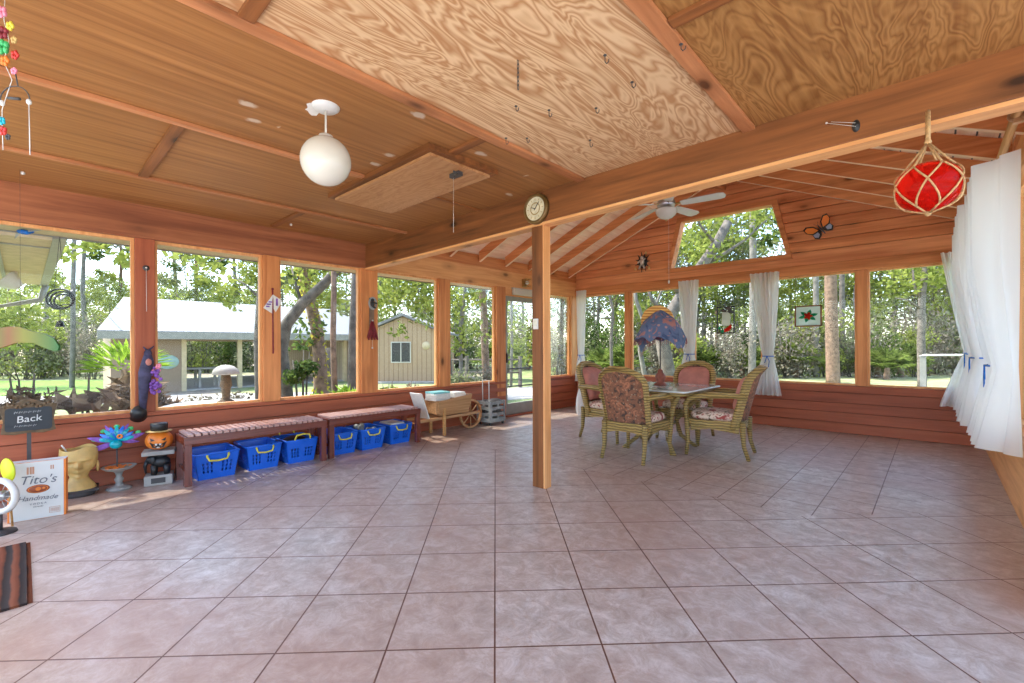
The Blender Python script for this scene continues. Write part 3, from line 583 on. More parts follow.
# small bell plate with strings on the beam
p = onY(856, 126, YM)
t = thing('cleat_hook', 'small black oval hook with white strings tied on the big beam', 'hook', p)
b = MB(); b.lathe([(0, 0.014), (0.012, 0.012), (0.018, 0.0)], n=20, sx=1, sy=1.8, mat=Matrix.Rotation(PI/2, 4, 'X')); b.ball((0, -0.016, 0.0), 0.008, 8); b.build('plate', 'black', t)
b = MB(); q = Vector((-0.125, -0.02, 0.05)); b.tube([(0, -0.018, -0.008), q], 0.0014, 4); b.tube([(0, -0.018, 0.01), q+Vector((0.02, 0, 0.0))], 0.0014, 4); b.ball(q, 0.006, 8); b.build('string', 'white', t)
# hooks and chains screwed in the figured plywood
hs = [(518, 60, 'chain', 0.09), (516, 106, 'hook', 0.02), (549, 110, 'hook', 0.03), (632, 82, 'hook', 0.02), (605, 55, 'hook', 0.03), (590, 140, 'hook', 0.035), (527, 138, 'hook', 0.02), (596, 108, 'hook', 0.02), (681, 44, 'hook', 0.02), (506, 138, 'hook', 0.03), (146, 276, 'hook', .02)]
lab = ['dark short chain hanging from the pale figured plywood ceiling panel', 'tiny hook near the left batten of the figured plywood panel', 'wire hook beside the middle of the figured plywood swirl', 'screw hook at the right half of the figured plywood panel',
 'bent wire hook near the top of the figured plywood panel', 'long wire hook closest to the beam on the figured plywood', 'small hook on the figured plywood just left of the wire hooks', 'small screw eye above the wire hook nearest the beam', 'screw eye on the batten between figured and dark plywood', 'hook on the long batten left of the figured plywood', '']
for i, (x, y, k, L) in enumerate(hs[:10]):
    p = onZ(x, y, ZC-(0.024 if i in (8, 9) else 0.0)); b = MB()
    if k == 'chain':
        for j in range(7):
            c0 = Vector((0, 0, -0.01-j*0.019)); ax = Vector((1, 0, 0)) if j % 2 else Vector((0, 1, 0))
            b.tube([c0+ax*0.005*cos(a)+Vector((0, 0, 0.012*sin(a))) for a in [2*PI*q/10 for q in range(10)]], 0.0018, 5, closed=True)
    else:
        b.tube([(0, 0, 0), (0, 0, -L), (0.008, 0, -L-0.012), (0.018, 0, -L-0.008), (0.02, 0, -L+0.004)], 0.0022, 6); b.lathe([(0, -0.003), (0.008, -0.003), (0.008, 0)], n=10)
    o = b.build('ceiling_'+k, 'dark', None, loc=p); tag(o, lab[i], k)
for (x, y, lb) in ((291, 224, 'small white knob on the plywood beside the header corner'), (23, 172, 'small white knob on the plywood above the near left header')):
    b = MB(); b.lathe([(0, -0.02), (0.012, -0.016), (0.012, 0), (0, 0)], n=12); o = b.build('ceiling_button', 'white', None, loc=onZ(x, y, ZC)); tag(o, lb, 'knob')
# sun lamp / brass lantern and light box over the screen door
p = onX(525, 283, XL+0.03)
t = thing('brass_lantern', 'small brass lantern fixed on the left header near the post', 'lantern', p)
b = MB(); b.box((-0.03, -0.05, -0.07), (0.0, 0.05, 0.07)); b.build('back_plate', 'brass', t, 0.004)
b = MB()
for (y, z) in ((-0.05, 0.06), (0.05, 0.06), (-0.05, -0.06), (0.05, -0.06)): b.tube([(0, y*0.6, z*0.6), (0.05, y, z), (0.09, y*0.8, z)], 0.008, 6)
for z in (-0.06, 0, 0.06): b.tube([(0.06, -0.06, z), (0.1, 0, z), (0.06, 0.06, z)], 0.007, 6)
b.build('cage', 'brass', t)
b = MB(); b.ball((0.05, 0, 0), 0.035, 14); b.build('glass_globe', 'cream', t)
p = onX(520, 296, XL)
t = thing('light_box', 'long white light box mounted over the screen door', 'light', (XL, p.y+0.12, 2.135))
b = MB(); b.box((0.0, -0.33, -0.055), (0.06, 0.33, 0.055)); b.build('diffuser', 'cream', t, 0.008); b = MB(); b.box((-0.02, -0.34, 0.056), (0.05, 0.34, 0.066)); b.build('bracket', 'steel', t)
# carved figure and butterfly on the gable
p = onY(643, 262, YB-0.0)
t = thing('carved_figure', 'small silvery figure with dark spiky surround hung on the gable boards', 'ornament', (p.x, p.y-0.01, p.z))
b = MB()
for k in range(11):
    a = 2*PI*k/11; b.prism([Vector((cos(a+s_)*r_, 0, sin(a+s_)*r_*1.25)) for s_, r_ in ((-0.22, 0.06), (0, 0.15), (0.22, 0.06))], (0, -0.015, 0))
b.lathe([(0, 0.016), (0.085, 0.014), (0.09, 0)], n=24, sx=1, sy=1.25, mat=R90); b.build('surround', 'black', t)
b = MB(); b.ball((0, -0.03, 0.07), 0.033, 14); b.ball((0, -0.03, 0.0), 0.042, 14, sc=(1, .7, 1.5)); b.tube([(-0.03, -0.03, 0.03), (-0.08, -0.04, -0.02)], 0.014); b.tube([(0.03, -0.03, 0.03), (0.07, -0.04, 0.05)], 0.014); b.tube([(-0.02, -0.03, -0.05), (-0.05, -0.04, -0.13)], 0.017); b.tube([(0.02, -0.03, -0.05), (0.05, -0.04, -0.13)], 0.017)
b.build('body', plain('pale_silver', (0.6, 0.56, 0.48), 0.35, metal=0.5), t)
for (x, z) in ((0.07, 0.15), (-0.13, -0.11), (0.13, -0.12)):
    b = MB(); b.ball((x, -0.02, z), 0.024, 10, sc=(1, 0.5, 1.2)); b.build('tip', 'gold', t)
p = onY(822, 230, YB+0.0)
t = thing('butterfly_plaque', 'orange and blue butterfly plaque on the gable boards right of the window', 'ornament', (p.x, p.y-0.035, p.z)); t.rotation_euler = (0, -0.6, 0)
wing = [(0.015, 0.01), (0.05, 0.10), (0.12, 0.15), (0.17, 0.13), (0.165, 0.06), (0.12, 0.0), (0.13, -0.06), (0.09, -0.10), (0.04, -0.07), (0.012, -0.02)]
for sg in (-1, 1):
    b = MB(); b.prism([(sg*x, -0.006-abs(x)*0.2, z) for x, z in wing], (0, 0.008, 0)); w = b.build('wing', 'black', t)
    b = MB(); b.prism([(sg*(0.02+x*0.82), -0.012-abs(x)*0.2, z*0.82+0.004) for x, z in wing[:5]+[(0.11, 0.01)]], (0, 0.006, 0)); b.build('wing_panel', 'orange', w)
    b = MB(); b.prism([(sg*(0.02+x*0.8), -0.012-abs(x)*0.2, z*0.8) for x, z in [(0.04, -0.01), (0.12, -0.01), (0.125, -0.06), (0.085, -0.095), (0.04, -0.06)]], (0, 0.006, 0)); b.build('wing_panel', plain('pale_blue_enamel', (0.3, 0.36, 0.5), 0.3), w)
b = MB(); b.tube([(0, -0.015, 0.07), (0, -0.02, 0.0), (0, -0.015, -0.08)], [0.006, 0.013, 0.005]); b.tube([(0, -0.015, 0.07), (0.03, -0.02, 0.12)], 0.002, 4); b.tube([(0, -0.015, 0.07), (-0.03, -0.02, 0.12)], 0.002, 4); b.build('body', 'dark', t)
# stained glass panels hung in the back windows
def stained(px, py, w, h, label, kind):
    p = onY(px, py, YB+0.01); t = thing('stained_glass_panel', label, 'stained glass', p)
    zt = h/2
    b = MB(); b.box((-w/2, 0, -zt), (w/2, 0.012, -zt+0.018)); b.box((-w/2, 0, zt-0.018), (w/2, 0.012, zt)); b.box((-w/2, 0, -zt), (-w/2+0.018, 0.012, zt)); b.box((w/2-0.018, 0, -zt), (w/2, 0.012, zt))
    if kind == 1:
        for x in (-w/2+0.05,): b.box((x-0.004, 0.002, -zt), (x+0.004, 0.01, zt))
        for z in (-zt+0.08, zt-0.1): b.box((-w/2, 0.002, z-0.004), (w/2, 0.01, z+0.004))
    b.build('frame', 'black' if kind == 1 else 'beamX', t)
    b = MB(); b.box((-w/2+0.018, 0.004, -zt+0.018), (w/2-0.018, 0.008, zt-0.018)); b.build('pane', 'glass' if kind == 1 else leafmat('milky_glass', (0.62, 0.68, 0.62), (0.75, 0.8, 0.74), tl=0.6), t)
    def blob(cx, cz, pts, m, nm):
        b = MB(); b.prism([(cx+x, -0.002, cz+z) for x, z in pts], (0, 0.005, 0)); b.build(nm, m, t)
    lm = bpy.data.materials.get('glass_leaf') or leafmat('glass_leaf', (0.02, 0.3, 0.12), (0.05, 0.45, 0.2), tl=0.6)
    rm = bpy.data.materials.get('glass_red') or leafmat('glass_red', (0.6, 0.03, 0.02), (0.75, 0.05, 0.03), tl=0.6)
    if kind == 1:
        wm = leafmat('glass_white', (0.7, 0.68, 0.6), (0.8, 0.78, 0.7), tl=0.6)
        blob(0.0, 0.02, [(-0.06, -0.11), (0.07, -0.11), (0.075, 0.06), (0.02, 0.13), (-0.05, 0.10)], wm, 'snow_glass')
        blob(0.04, -0.14, [(-0.07, -0.05), (-0.03, -0.05), (0.02, -0.03), (0.05, 0.02), (0.045, 0.07), (0.02, 0.06), (0.0, 0.03), (-0.05, 0.0)], rm, 'bird_glass')
        for (x, z) in ((-0.03, 0.15), (0.07, 0.13), (0.04, 0.18)): blob(x, z, [(-0.05, 0), (-0.015, 0.03), (0.04, 0.01), (0.05, -0.03), (0, -0.025)], 'dark', 'branch_glass')
        for (x, z) in ((-0.09, -0.13), (-0.05, -0.18)): blob(x, z, [(-0.03, 0), (0.0, 0.03), (0.03, 0), (0, -0.03)], lm, 'leaf_glass')
    else:
        for k in range(6):
            a = k*PI/3+0.3; blob(0.055*cos(a)*1.3, 0.05*sin(a), [(0.055*cos(a+s_)*r_, 0.045*sin(a+s_)*r_) for s_, r_ in ((0, 1), (1.0, 0.5), (2.2, 0.6), (3.14, 0.9), (4.1, 0.6), (5.3, 0.5))], lm, 'leaf_glass')
        b = MB(); b.prism([(0.045*cos(a)*(1+0.3*cos(5*a)), -0.006, 0.045*sin(a)*(1+0.3*cos(5*a))) for a in [2*PI*k/30 for k in range(30)]], (0, 0.008, 0)); b.build('flower_glass', rm, t)
    for sg in (-1, 1): b = MB(); b.tube([(sg*(w/2-0.01), 0.006, zt), (sg*(w/2-0.01), 0.006, ZH-p.z)], 0.0015, 4); b.build('hanging_wire', 'dark', t)
stained(725.5, 320, 0.27, 0.43, 'tall stained glass panel with a red cardinal hanging in the back window', 1)
stained(808, 316, 0.33, 0.30, 'small square stained glass panel with a red flower in the back window', 2)
# ------------------------------------------------------------------ curtains
def curtain(name, label, c, along, inward, wtop, wtie, whem, zt, ztie, zh, shift=0.0, nf=7, amp=0.035, group=None, tiecol='cobalt', bulge=0.0, wrap=0.0):
    al = Vector(along); inw = Vector(inward); c = Vector(c)
    t = thing(name, label, 'curtain', (c.x, c.y, 0), 0, group)
    def fn(u, v):
        z = zh+(zt-zh)*v
        if z > ztie: k = (z-ztie)/(zt-ztie); w = wtie+(wtop-wtie)*k**0.75; sh = shift*(1-k)
        else: k = (ztie-z)/(ztie-zh); w = wtie+(whem-wtie)*k**0.8; sh = shift*(1-0.3*k)
        d = amp*(w/wtop)**0.3*sin(u*nf*2*PI+0.6*sin(5*v))+0.3*amp*sin(u*nf*4.6*PI+2*v)
        g = bulge*(min(1.0, (z-ztie)/(zt-ztie)/0.5)**0.75 if z > ztie else 1.0*(ztie-z)/(ztie-zh))
        e = min(1.0, u/wrap)**0.8 if wrap else 1.0
        return al*((u-0.5)*w+sh)+inw*(0.03+(amp+d+g)*e)+Vector((0, 0, z))
    b = MB(); b.grid(fn, 90, 44); b.build('drape', 'sheer', t)
    b = MB(); r = min(wtie, 0.3)/2+0.01
    ctr = al*shift+inw*(0.03+amp)+Vector((0, 0, ztie))
    b.tube([ctr+al*r*cos(a)+inw*(amp+0.03)*sin(a) for a in [2*PI*k/20 for k in range(20)]], 0.007, 6, closed=True)
    q = ctr+inw*(amp+0.03)
    b.tube([q, q+al*0.03+Vector((0, 0, -0.07)), q+al*0.02+Vector((0, 0, -0.16))], 0.005, 6); b.tube([q, q-al*0.03+Vector((0, 0, -0.1))], 0.005, 6); b.build('tie_cord', tiecol, t)
    return t
Bk = YB-0.02
curtain('sheer_curtain', 'white curtain hanging in the back left corner beside the door wall', (-5.13, Bk, 0), (1, 0, 0), (0, -1, 0), 0.24, 0.13, 0.3, 2.3, 1.02, 0.5, 0.0, 4, 0.02)
curtain('sheer_curtain', 'white tied curtain in the back windows right behind the shawl lamp', (-3.0, Bk, 0), (1, 0, 0), (0, -1, 0), 0.34, 0.16, 0.36, 2.28, 1.06, 0.5, 0.02, 5, 0.03)
curtain('sheer_curtain', 'white tied curtain between the two stained glass panels', (-1.86, Bk, 0), (1, 0, 0), (0, -1, 0), 0.40, 0.13, 0.38, 2.28, 1.04, 0.46, 0.05, 6, 0.035)
curtain('sheer_curtain', 'white tied curtain at the right end of the back windows', (0.2, Bk, 0), (1, 0, 0), (0, -1, 0), 0.30, 0.14, 0.5, 2.3, 1.1, 0.46, 0.12, 5, 0.04)
# right wall rod and curtains
t = thing('curtain_rod', 'pale wooden curtain rod along the right wall above the curtains', 'rod', (0.33, 0, 2.46))
b = MB(); b.tube([(0, 3.05, 0), (0, 7.4, 0)], 0.022, 16); b.build('pole', 'rawwood', t)
for y in (3.1, 3.72, 4.8, 6.0, 7.3):
    b = MB(); b.box((-0.012, y-0.02, -0.045), (0.09, y+0.02, -0.02)); b.lathe([(0.024, -0.012), (0.034, -0.012), (0.034, 0.012), (0.024, 0.012)], (0, y, 0), 16, mat=Matrix.Rotation(PI/2, 4, 'X')); b.build('bracket', 'tan', t)
curtain('sheer_curtain', 'large white curtain nearest the camera on the right wall rod', (0.42, 4.72, 0), (0, 1, 0), (-1, 0, 0), 1.1, 0.8, 1.15, 2.40, 1.05, 0.51, 0.0, 8, 0.05, bulge=0.1, wrap=0.16)
curtain('sheer_curtain', 'second white curtain from the camera on the right wall rod', (0.42, 5.9, 0), (0, 1, 0), (-1, 0, 0), 0.7, 0.3, 0.8, 2.42, 1.08, 0.5, 0.0, 6, 0.065, bulge=0.10)
curtain('sheer_curtain', 'far white curtain on the right wall rod near the back corner', (0.42, 6.85, 0), (0, 1, 0), (-1, 0, 0), 0.6, 0.3, 0.7, 2.42, 1.1, 0.5, 0.0, 5, 0.065, bulge=0.10)
# ------------------------------------------------------------------ wicker dining chair
def make_chair(label, backmat='tapestry'):
    t = thing('wicker_dining_chair', label, 'chair', (0, 0, 0), 0, 'wicker chairs around the glass table')
    # back shell: local +Y is forward, back at -Y
    def backpt(a, z, o=0.0):     # a in -1..1 across, z height
        k = (z-0.40)/0.58; y = -0.27-0.14*k-0.02*k*k+0.07*a*a*(1.0)
        return Vector((a*(0.235+0.03*k), y-o, z))
    arch = []
    for k in range(25):
        s_ = k/24
        if s_ < 0.3: a = -1; z = 0.30+(0.80-0.30)*s_/0.3
        elif s_ > 0.7: a = 1; z = 0.30+(0.80-0.30)*(1-s_)/0.3
        else:
            th = PI*(s_-0.3)/0.4; a = -cos(th); z = 0.80+0.165*sin(th)
        arch.append(backpt(a, z))
    b = MB(); rad = [0.031+0.003*(k % 2) for k in range(25)]; b.tube(arch, rad, 12)
    def band(u, v):
        k = u*24; i = min(23, int(k)); q = arch[i].lerp(arch[i+1], k-i); w_ = (v-0.5)*2; out = Vector((q.x, 0, max(0.0, q.z-0.8))); out = out.normalized()*0.012 if out.length else out
        return q+out*(1-w_*w_)*1.6+Vector((0, 0.045*w_-0.012, 0))
    b.grid(band, 48, 6)
    b.grid(lambda u, v: band(u, 0.0 if v < 0.5 else 1.0)-Vector((arch[min(24, int(u*24))].x*0.16*(0.5-abs(v-0.5))*2, 0, 0.03*(0.5-abs(v-0.5))*2)), 48, 2)
    b.build('back_frame', 'wicker', t)
    def shell(o, u0, z0, z1):
        def fn(u, v):
            a = (u-0.5)*2; z = z0+(z1-z0)*v; lim_ = u0
            if z > 0.80: lim_ = u0*math.sqrt(max(0.0, 1-((z-0.80)/0.165)**2))
            return backpt(a*lim_, z, o)
        return fn
    b = MB(); b.grid(shell(0.018, 0.97, 0.40, 0.955), 16, 16); b.grid(shell(-0.002, 0.97, 0.40, 0.955), 16, 16); b.build('backrest', backmat, t)
    def cush(u, v):
        a = (u-0.5)*2; z = 0.47+0.44*v; w = 0.86 if z < 0.78 else 0.86*math.sqrt(max(0.02, 1-((z-0.78)/0.17)**2))
        q = backpt(a*w, z, 0); e = (1-a**6)*(1-(2*v-1)**6)
        q.y += 0.015+0.125*e; return q
    b = MB(); b.grid(cush, 16, 16); b.build('back_cushion', 'rose', t)
    # seat frame + cushion
    def seatpoly(s_, z):
        return [Vector((x*s_, y*s_, z)) for x, y in ((-0.22, -0.27), (0.22, -0.27), (0.27, 0.1), (0.26, 0.25), (0.2, 0.285), (-0.2, 0.285), (-0.26, 0.25), (-0.27, 0.1))]
    b = MB(); b.prism(seatpoly(1.0, 0.335), (0, 0, 0.06))
    b.prism([(-0.2, 0.287, 0.335), (0.2, 0.287, 0.335), (0.2, 0.287, 0.27), (0.1, 0.287, 0.3), (-0.1, 0.287, 0.3), (-0.2, 0.287, 0.27)], (0, -0.02, 0))
    for sg in (-1, 1): b.prism([(sg*0.245, -0.24, 0.335), (sg*0.262, 0.24, 0.335), (sg*0.262, 0.24, 0.27), (sg*0.255, 0.05, 0.305), (sg*0.245, -0.24, 0.27)], (-sg*0.02, 0, 0))
    b.prism([(-0.22, -0.27, 0.335), (0.22, -0.27, 0.335), (0.22, -0.27, 0.27), (0.1, -0.27, 0.30), (-0.1, -0.27, 0.30), (-0.22, -0.27, 0.27)], (0, 0.02, 0))
    b.build('seat_frame', 'wicker', t, 0.006)
    b = MB()
    def sc_(u, v):
        th = 2*PI*u; x = cos(th); y = sin(th); f = (abs(x)**4+abs(y)**4)**-0.25; x *= f; y *= f
        prof = [(0.0, 0.0), (0.92, 0.0), (1.0, 0.02), (1.0, 0.055), (0.93, 0.078), (0.5, 0.095), (0.0, 0.1)]
        k = v*6; i = min(5, int(k)); q = k-i; r = prof[i][0]*(1-q)+prof[i+1][0]*q; z = prof[i][1]*(1-q)+prof[i+1][1]*q
        return Vector((x*r*0.245, 0.01+y*r*0.262, 0.395+z))
    b.grid(sc_, 36, 18); b.build('seat_cushion', 'floral', t)
    for sg in (-1, 1):
        # arm flowing into the front leg
        b = MB(); pts = [(sg*0.262, -0.31, 0.66), (sg*0.285, -0.18, 0.675), (sg*0.30, 0.02, 0.67), (sg*0.30, 0.17, 0.655), (sg*0.295, 0.25, 0.62), (sg*0.285, 0.285, 0.56), (sg*0.275, 0.285, 0.48), (sg*0.265, 0.28, 0.40)]
        b.tube(pts, [0.024, 0.03, 0.034, 0.034, 0.030, 0.026, 0.024, 0.024], 10); b.build('armrest', 'wicker', t)
        b = MB(); b.tube([(sg*0.265, 0.28, 0.42), (sg*0.258, 0.275, 0.3), (sg*0.25, 0.27, 0.15), (sg*0.262, 0.285, 0.0)], [0.025, 0.027, 0.021, 0.019], 10); b.build('leg', 'wickleg', t)
        b = MB(); b.tube([(sg*0.235, -0.275, 0.40), (sg*0.235, -0.275, 0.28), (sg*0.232, -0.285, 0.14), (sg*0.238, -0.33, 0.0)], [0.03, 0.028, 0.022, 0.019], 10); b.build('leg', 'wickleg', t)
    return t
ch = make_chair('wicker dining chair with its brown floral back turned to the camera'); ch.location = (-2.38, 4.55, 0)
c2 = dup(ch, (-1.77, 5.29, 0), PI/2+0.14, 'wicker dining chair at the right side of the table seen side on')
c3 = dup(ch, (-3.10, 5.23, 0), -PI/2-0.1, 'wicker dining chair at the left of the table with white cloth behind')
c4_ = dup(ch, (-2.40, 5.92, 0), PI, 'wicker dining chair behind the table facing the camera')
b = MB()
for k in range(26):
    x = -0.22+0.44*k/25; b.tube([(x, 0.262, 0.30), (x+random.uniform(-.004, .004), 0.264, 0.2+random.uniform(-.01, .02))], 0.003, 4)
b.build('fringe', 'paper', ch)
# ------------------------------------------------------------------ table
t = thing('glass_dining_table', 'square glass topped rattan table between the four wicker chairs', 'table', (-2.39, 5.14, 0))
b = MB(); q = 0.53; cr = 0.06
pl = []
for (cx, cy, a0) in ((q-cr, q-cr, 0), (-q+cr, q-cr, 90), (-q+cr, -q+cr, 180), (q-cr, -q+cr, 270)):
    for k in range(5): a = math.radians(a0+k*22.5); pl.append((cx+cr*cos(a), cy+cr*sin(a), 0.708))
b.prism(pl, (0, 0, 0.018)); b.build('tabletop', plain('pale_marbled_glass', (0.55, 0.58, 0.55), 0.08, var=0.2, vs=3), t, 0.004)
b = MB(); b.tube([(x*0.86, y*0.86, 0.685) for x, y, z in pl], 0.022, 10, closed=True); b.build('rim', 'wicker', t)
for (sx, sy) in ((1, 1), (-1, 1), (-1, -1), (1, -1)):
    b = MB(); b.tube([(sx*0.40, sy*0.40, 0.68), (sx*0.26, sy*0.26, 0.5), (sx*0.14, sy*0.14, 0.32), (sx*0.18, sy*0.18, 0.14), (sx*0.31, sy*0.31, 0.0)], [0.026, 0.026, 0.026, 0.024, 0.022], 10); b.build('leg', 'wickleg', t)
b = MB(); b.tube([(0.17*cos(a), 0.17*sin(a), 0.3) for a in [2*PI*k/16 for k in range(16)]], 0.015, 8, closed=True); b.build('brace_ring', 'wickleg', t)
# shawl lamp on the table
lp = Vector((-2.41, 5.2, 0.727))
t = thing('table_lamp', 'tall table lamp draped with a blue shawl on the glass table', 'lamp', lp)
b = MB(); b.lathe([(0, 0), (0.07, 0.0), (0.072, 0.02), (0.045, 0.035), (0.05, 0.07), (0.062, 0.1), (0.055, 0.13), (0.03, 0.155), (0.032, 0.175), (0.015, 0.19), (0, 0.2)], n=24); b.build('base', wood('turned_red_wood', srgb(150, 84, 66), srgb(100, 50, 40), 'Z', knots=False), t)
b = MB(); b.tube([(0, 0, 0.18), (0, 0, 0.82)], 0.008, 8); b.build('pole', 'dark', t)
b = MB()
def shawl(u, v):
    a = 2*PI*u; r = 0.012+0.30*v**0.85; sag = 0.90-0.27*v**1.1-(0.05+0.08*max(0, cos(2*a+0.4))**2)*max(0, v-0.6)*4.0-0.02*sin(7*a)*v
    r *= 1-0.22*max(0, v-0.7)*2*(1+cos(4*a))*0.5
    return Vector((r*cos(a)*0.98, r*sin(a)*0.98, sag+0.012*sin(11*a+3)*v))
b.grid(shawl, 60, 24); sh = b.build('lamp_shade', 'shawl', t)
b = MB()
for k in range(90):
    a = 2*PI*k/90; p = shawl(k/90, 1.0); b.tube([p, p+Vector((0.01*cos(a), 0.01*sin(a), -0.045-0.03*random.random()))], 0.0018, 3, caps=False)
b.build('fringe', 'maroon', sh)
m = Matrix.Rotation(YAW-0.3, 4, 'Z')
b = MB(); b.lathe([(0, 0.006), (0.19, 0.004), (0.195, 0), (0.19, -0.004), (0, -0.006)], Vector((-0.09, 0.12, 0.775)), 44, mat=m @ Matrix.Rotation(PI/2, 4, 'X')); b.build('backing_disc', 'straw', t)
# folded napkin on the near side of the table
b = MB(); b.grid(lambda u, v: Vector(((u-.5)*0.2, (v-.5)*0.14, 0.008+0.012*sin(3*u+4*v)+0.012*sin(9*u)*v)), 14, 10); b.grid(lambda u, v: Vector(((u-.5)*0.2, (v-.5)*0.14, 0.0)), 2, 2)
o = b.build('napkin', 'paper', None, loc=(-2.2, 4.78, 0.728)); tag(o, 'crumpled pale napkin on the near edge of the glass table', 'napkin')
# white cloth bundled behind the left chair
def cl(u, v):
    a = 2*PI*u; r = 0.07+0.05*sin(3*a+6*v)+0.06*(v-0.5)**2+0.05*(1-v); r *= (0.6+0.4*sin(PI*min(1, v*1.2+.15)))
    return Vector((r*cos(a)+0.03*sin(5*v), r*sin(a)*1.2, v*0.62))
b = MB(); b.grid(cl, 50, 30); o = b.build('cloth_bundle', 'sheer', None, loc=(-4.55, 6.75, 0.0))
tag(o, 'bunched white cloth standing behind the left wicker chair', 'cloth')
# ------------------------------------------------------------------ benches and baskets
def make_bench(label, L):
    t = thing('slatted_bench', label, 'bench', (0, 0, 0), 0, 'red brown slatted benches under the left windows')
    b = MB(); n = 22
    for k in range(n):     # slats run across the bench
        y = 0.03+(L-0.06)*k/n; b.box((-0.175, y, 0.425), (0.175, y+(L-0.06)/n-0.014, 0.447))
    b.build('seat', MT['benchtop'], t, 0.002)
    b = MB(); b.box((0.15, 0, 0.36), (0.178, L, 0.424)); b.box((-0.178, 0, 0.36), (-0.15, L, 0.424)); b.box((-0.15, 0, 0.36), (0.15, 0.025, 0.424)); b.box((-0.15, L-0.025, 0.36), (0.15, L, 0.424)); b.build('apron', 'benchY', t, 0.002)
    for x in (-0.15, 0.15):
        for y in (0.03, L-0.03):
            b = MB(); b.box((x-0.027, y-0.027, 0), (x+0.027, y+0.027, 0.36)); b.build('leg', 'benchZ', t, 0.002)
    b = MB(); b.box((-0.12, 0.02, 0.12), (0.12, 0.04, 0.15)); b.box((-0.12, L-0.04, 0.12), (0.12, L-0.02, 0.15)); b.build('stretcher', 'benchX', t)
    return t
b1 = make_bench('red brown slatted bench nearer the pumpkin at the left windows', 1.25); b1.location = (-4.89, 0.94, 0)
b2 = make_bench('red brown slatted bench nearer the wheelbarrow at the left windows', 1.18); b2.location = (-4.92, 2.23, 0)
def make_basket():
    t = thing('storage_basket', 'x', 'basket', (0, 0, 0), 0, 'blue plastic baskets under the benches')
    w, d, h = 0.165, 0.20, 0.235; tw = 0.82
    b = MB()
    def ring(z, k, off=0.0): 
        s_ = tw+(1-tw)*(z/h); return [(d*s_-off, -w*s_+off, z), (d*s_-off, w*s_-off, z), (-d*s_+off, w*s_-off, z), (-d*s_+off, -w*s_+off, z)]
    # four sides as walls with vent slots: front built of bars round the slots
    th = 0.006
    def side(axis, sg):
        def P3(a, z, o=0.0):
            s_ = tw+(1-tw)*(z/h)
            return Vector((sg*(d*s_-o), a*w*s_, z)) if axis == 0 else Vector((a*d*s_, sg*(w*s_-o), z))
        cols = [-1, -0.72, -0.62, -0.52, -0.42, -0.32, -0.22, 0.22, 0.32, 0.42, 0.52, 0.62, 0.72, 1]; rows = [0, 0.06, 0.085, 0.095, 0.12, 0.13, 0.155, 0.235]
        for i in range(len(cols)-1):
            for j in range(len(rows)-1):
                if j in (1, 3, 5) and i in (1, 3, 5, 7, 9, 11): continue
                a0, a1, z0, z1 = cols[i], cols[i+1], rows[j], rows[j+1]
                b.hexa([P3(a0, z0), P3(a1, z0), P3(a1, z0, th), P3(a0, z0, th), P3(a0, z1), P3(a1, z1), P3(a1, z1, th), P3(a0, z1, th)])
    for ax in (0, 1):
        for sg in (-1, 1): side(ax, sg)
    b.box((-d*tw, -w*tw, 0), (d*tw, w*tw, 0.006)); b.build('tub', 'blue', t)
    b = MB(); r_ = [Vector(p) for p in ring(h, 1)]
    pts = []
    for i in range(4):
        p, q_ = r_[i], r_[(i+1) % 4]; pts += [p+(q_-p)*0.04, p+(q_-p)*0.5, p+(q_-p)*0.96]
    b.tube(pts, 0.011, 8, closed=True); b.build('rim', 'blue', t)
    for sg in (-1, 1):
        b = MB(); x = sg*(d+0.012); b.tube([(sg*d, -0.08, 0.232), (x, -0.078, 0.21), (x+sg*0.006, -0.065, 0.178), (x+sg*0.008, 0, 0.17), (x+sg*0.006, 0.065, 0.178), (x, 0.078, 0.21), (sg*d, 0.08, 0.232)], 0.0085, 8); b.build('handle', 'yellow', t)
    return t
bk = make_basket()
bl = ['blue plastic basket at the pumpkin end under the first bench', 'blue plastic basket in the middle under the first bench', 'blue plastic basket with raised yellow handles under the first bench',
      'blue plastic basket nearest the gap under the second bench', 'blue plastic basket in the middle under the second bench', 'blue plastic basket nearest the wheelbarrow under the second bench']
by = [(-5.01, 1.215), (-5.03, 1.62), (-5.02, 1.98), (-5.03, 2.45), (-5.02, 2.80), (-5.05, 3.20)]
bs = []
for i, (x, y) in enumerate(by):
    if i == 0: bk.location = (x, y, 0); bk['label'] = bl[0]; bs.append(bk)
    else: bs.append(dup(bk, (x, y, 0), None, bl[i]))
    bs[-1].scale = (1, 0.97 if i else 1.08, 1)
for h_ in [c for c in bs[2].children if c.name.startswith('handle')]:
    h_.rotation_euler = (PI, 0, 0); h_.location = (0, 0, 0.47)
tag(MB().ball((0, 0, 0), 0.1, 20, sc=(1.3, 1.2, 0.55)).build('dark_bag', 'black', None, loc=(-5.02, 1.98, 0.20)), 'black cloth bag lying in the basket with raised handles', 'bag')
b = MB()
for k in range(9): b.ball((random.uniform(-.1, .1), random.uniform(-.08, .08), random.uniform(-.02, .05)), 0.05, 10, sc=(1, .7, .8))
tag(b.build('plastic_wrap', 'grey', None, loc=(-5.02, 2.80, 0.19)), 'grey wrapped bundle heaped in the middle basket of the second bench', 'bundle')
b = MB(); b.box((-0.14, -0.1, 0), (0.14, 0.1, 0.02), 0); b.box((-0.13, -0.09, 0.02), (0.13, 0.09, 0.035)); tag(b.build('flat_parcel', 'paper', None, loc=(-5.05, 3.19, 0.215)), 'flat pale parcel lying on the basket nearest the wheelbarrow', 'parcel')
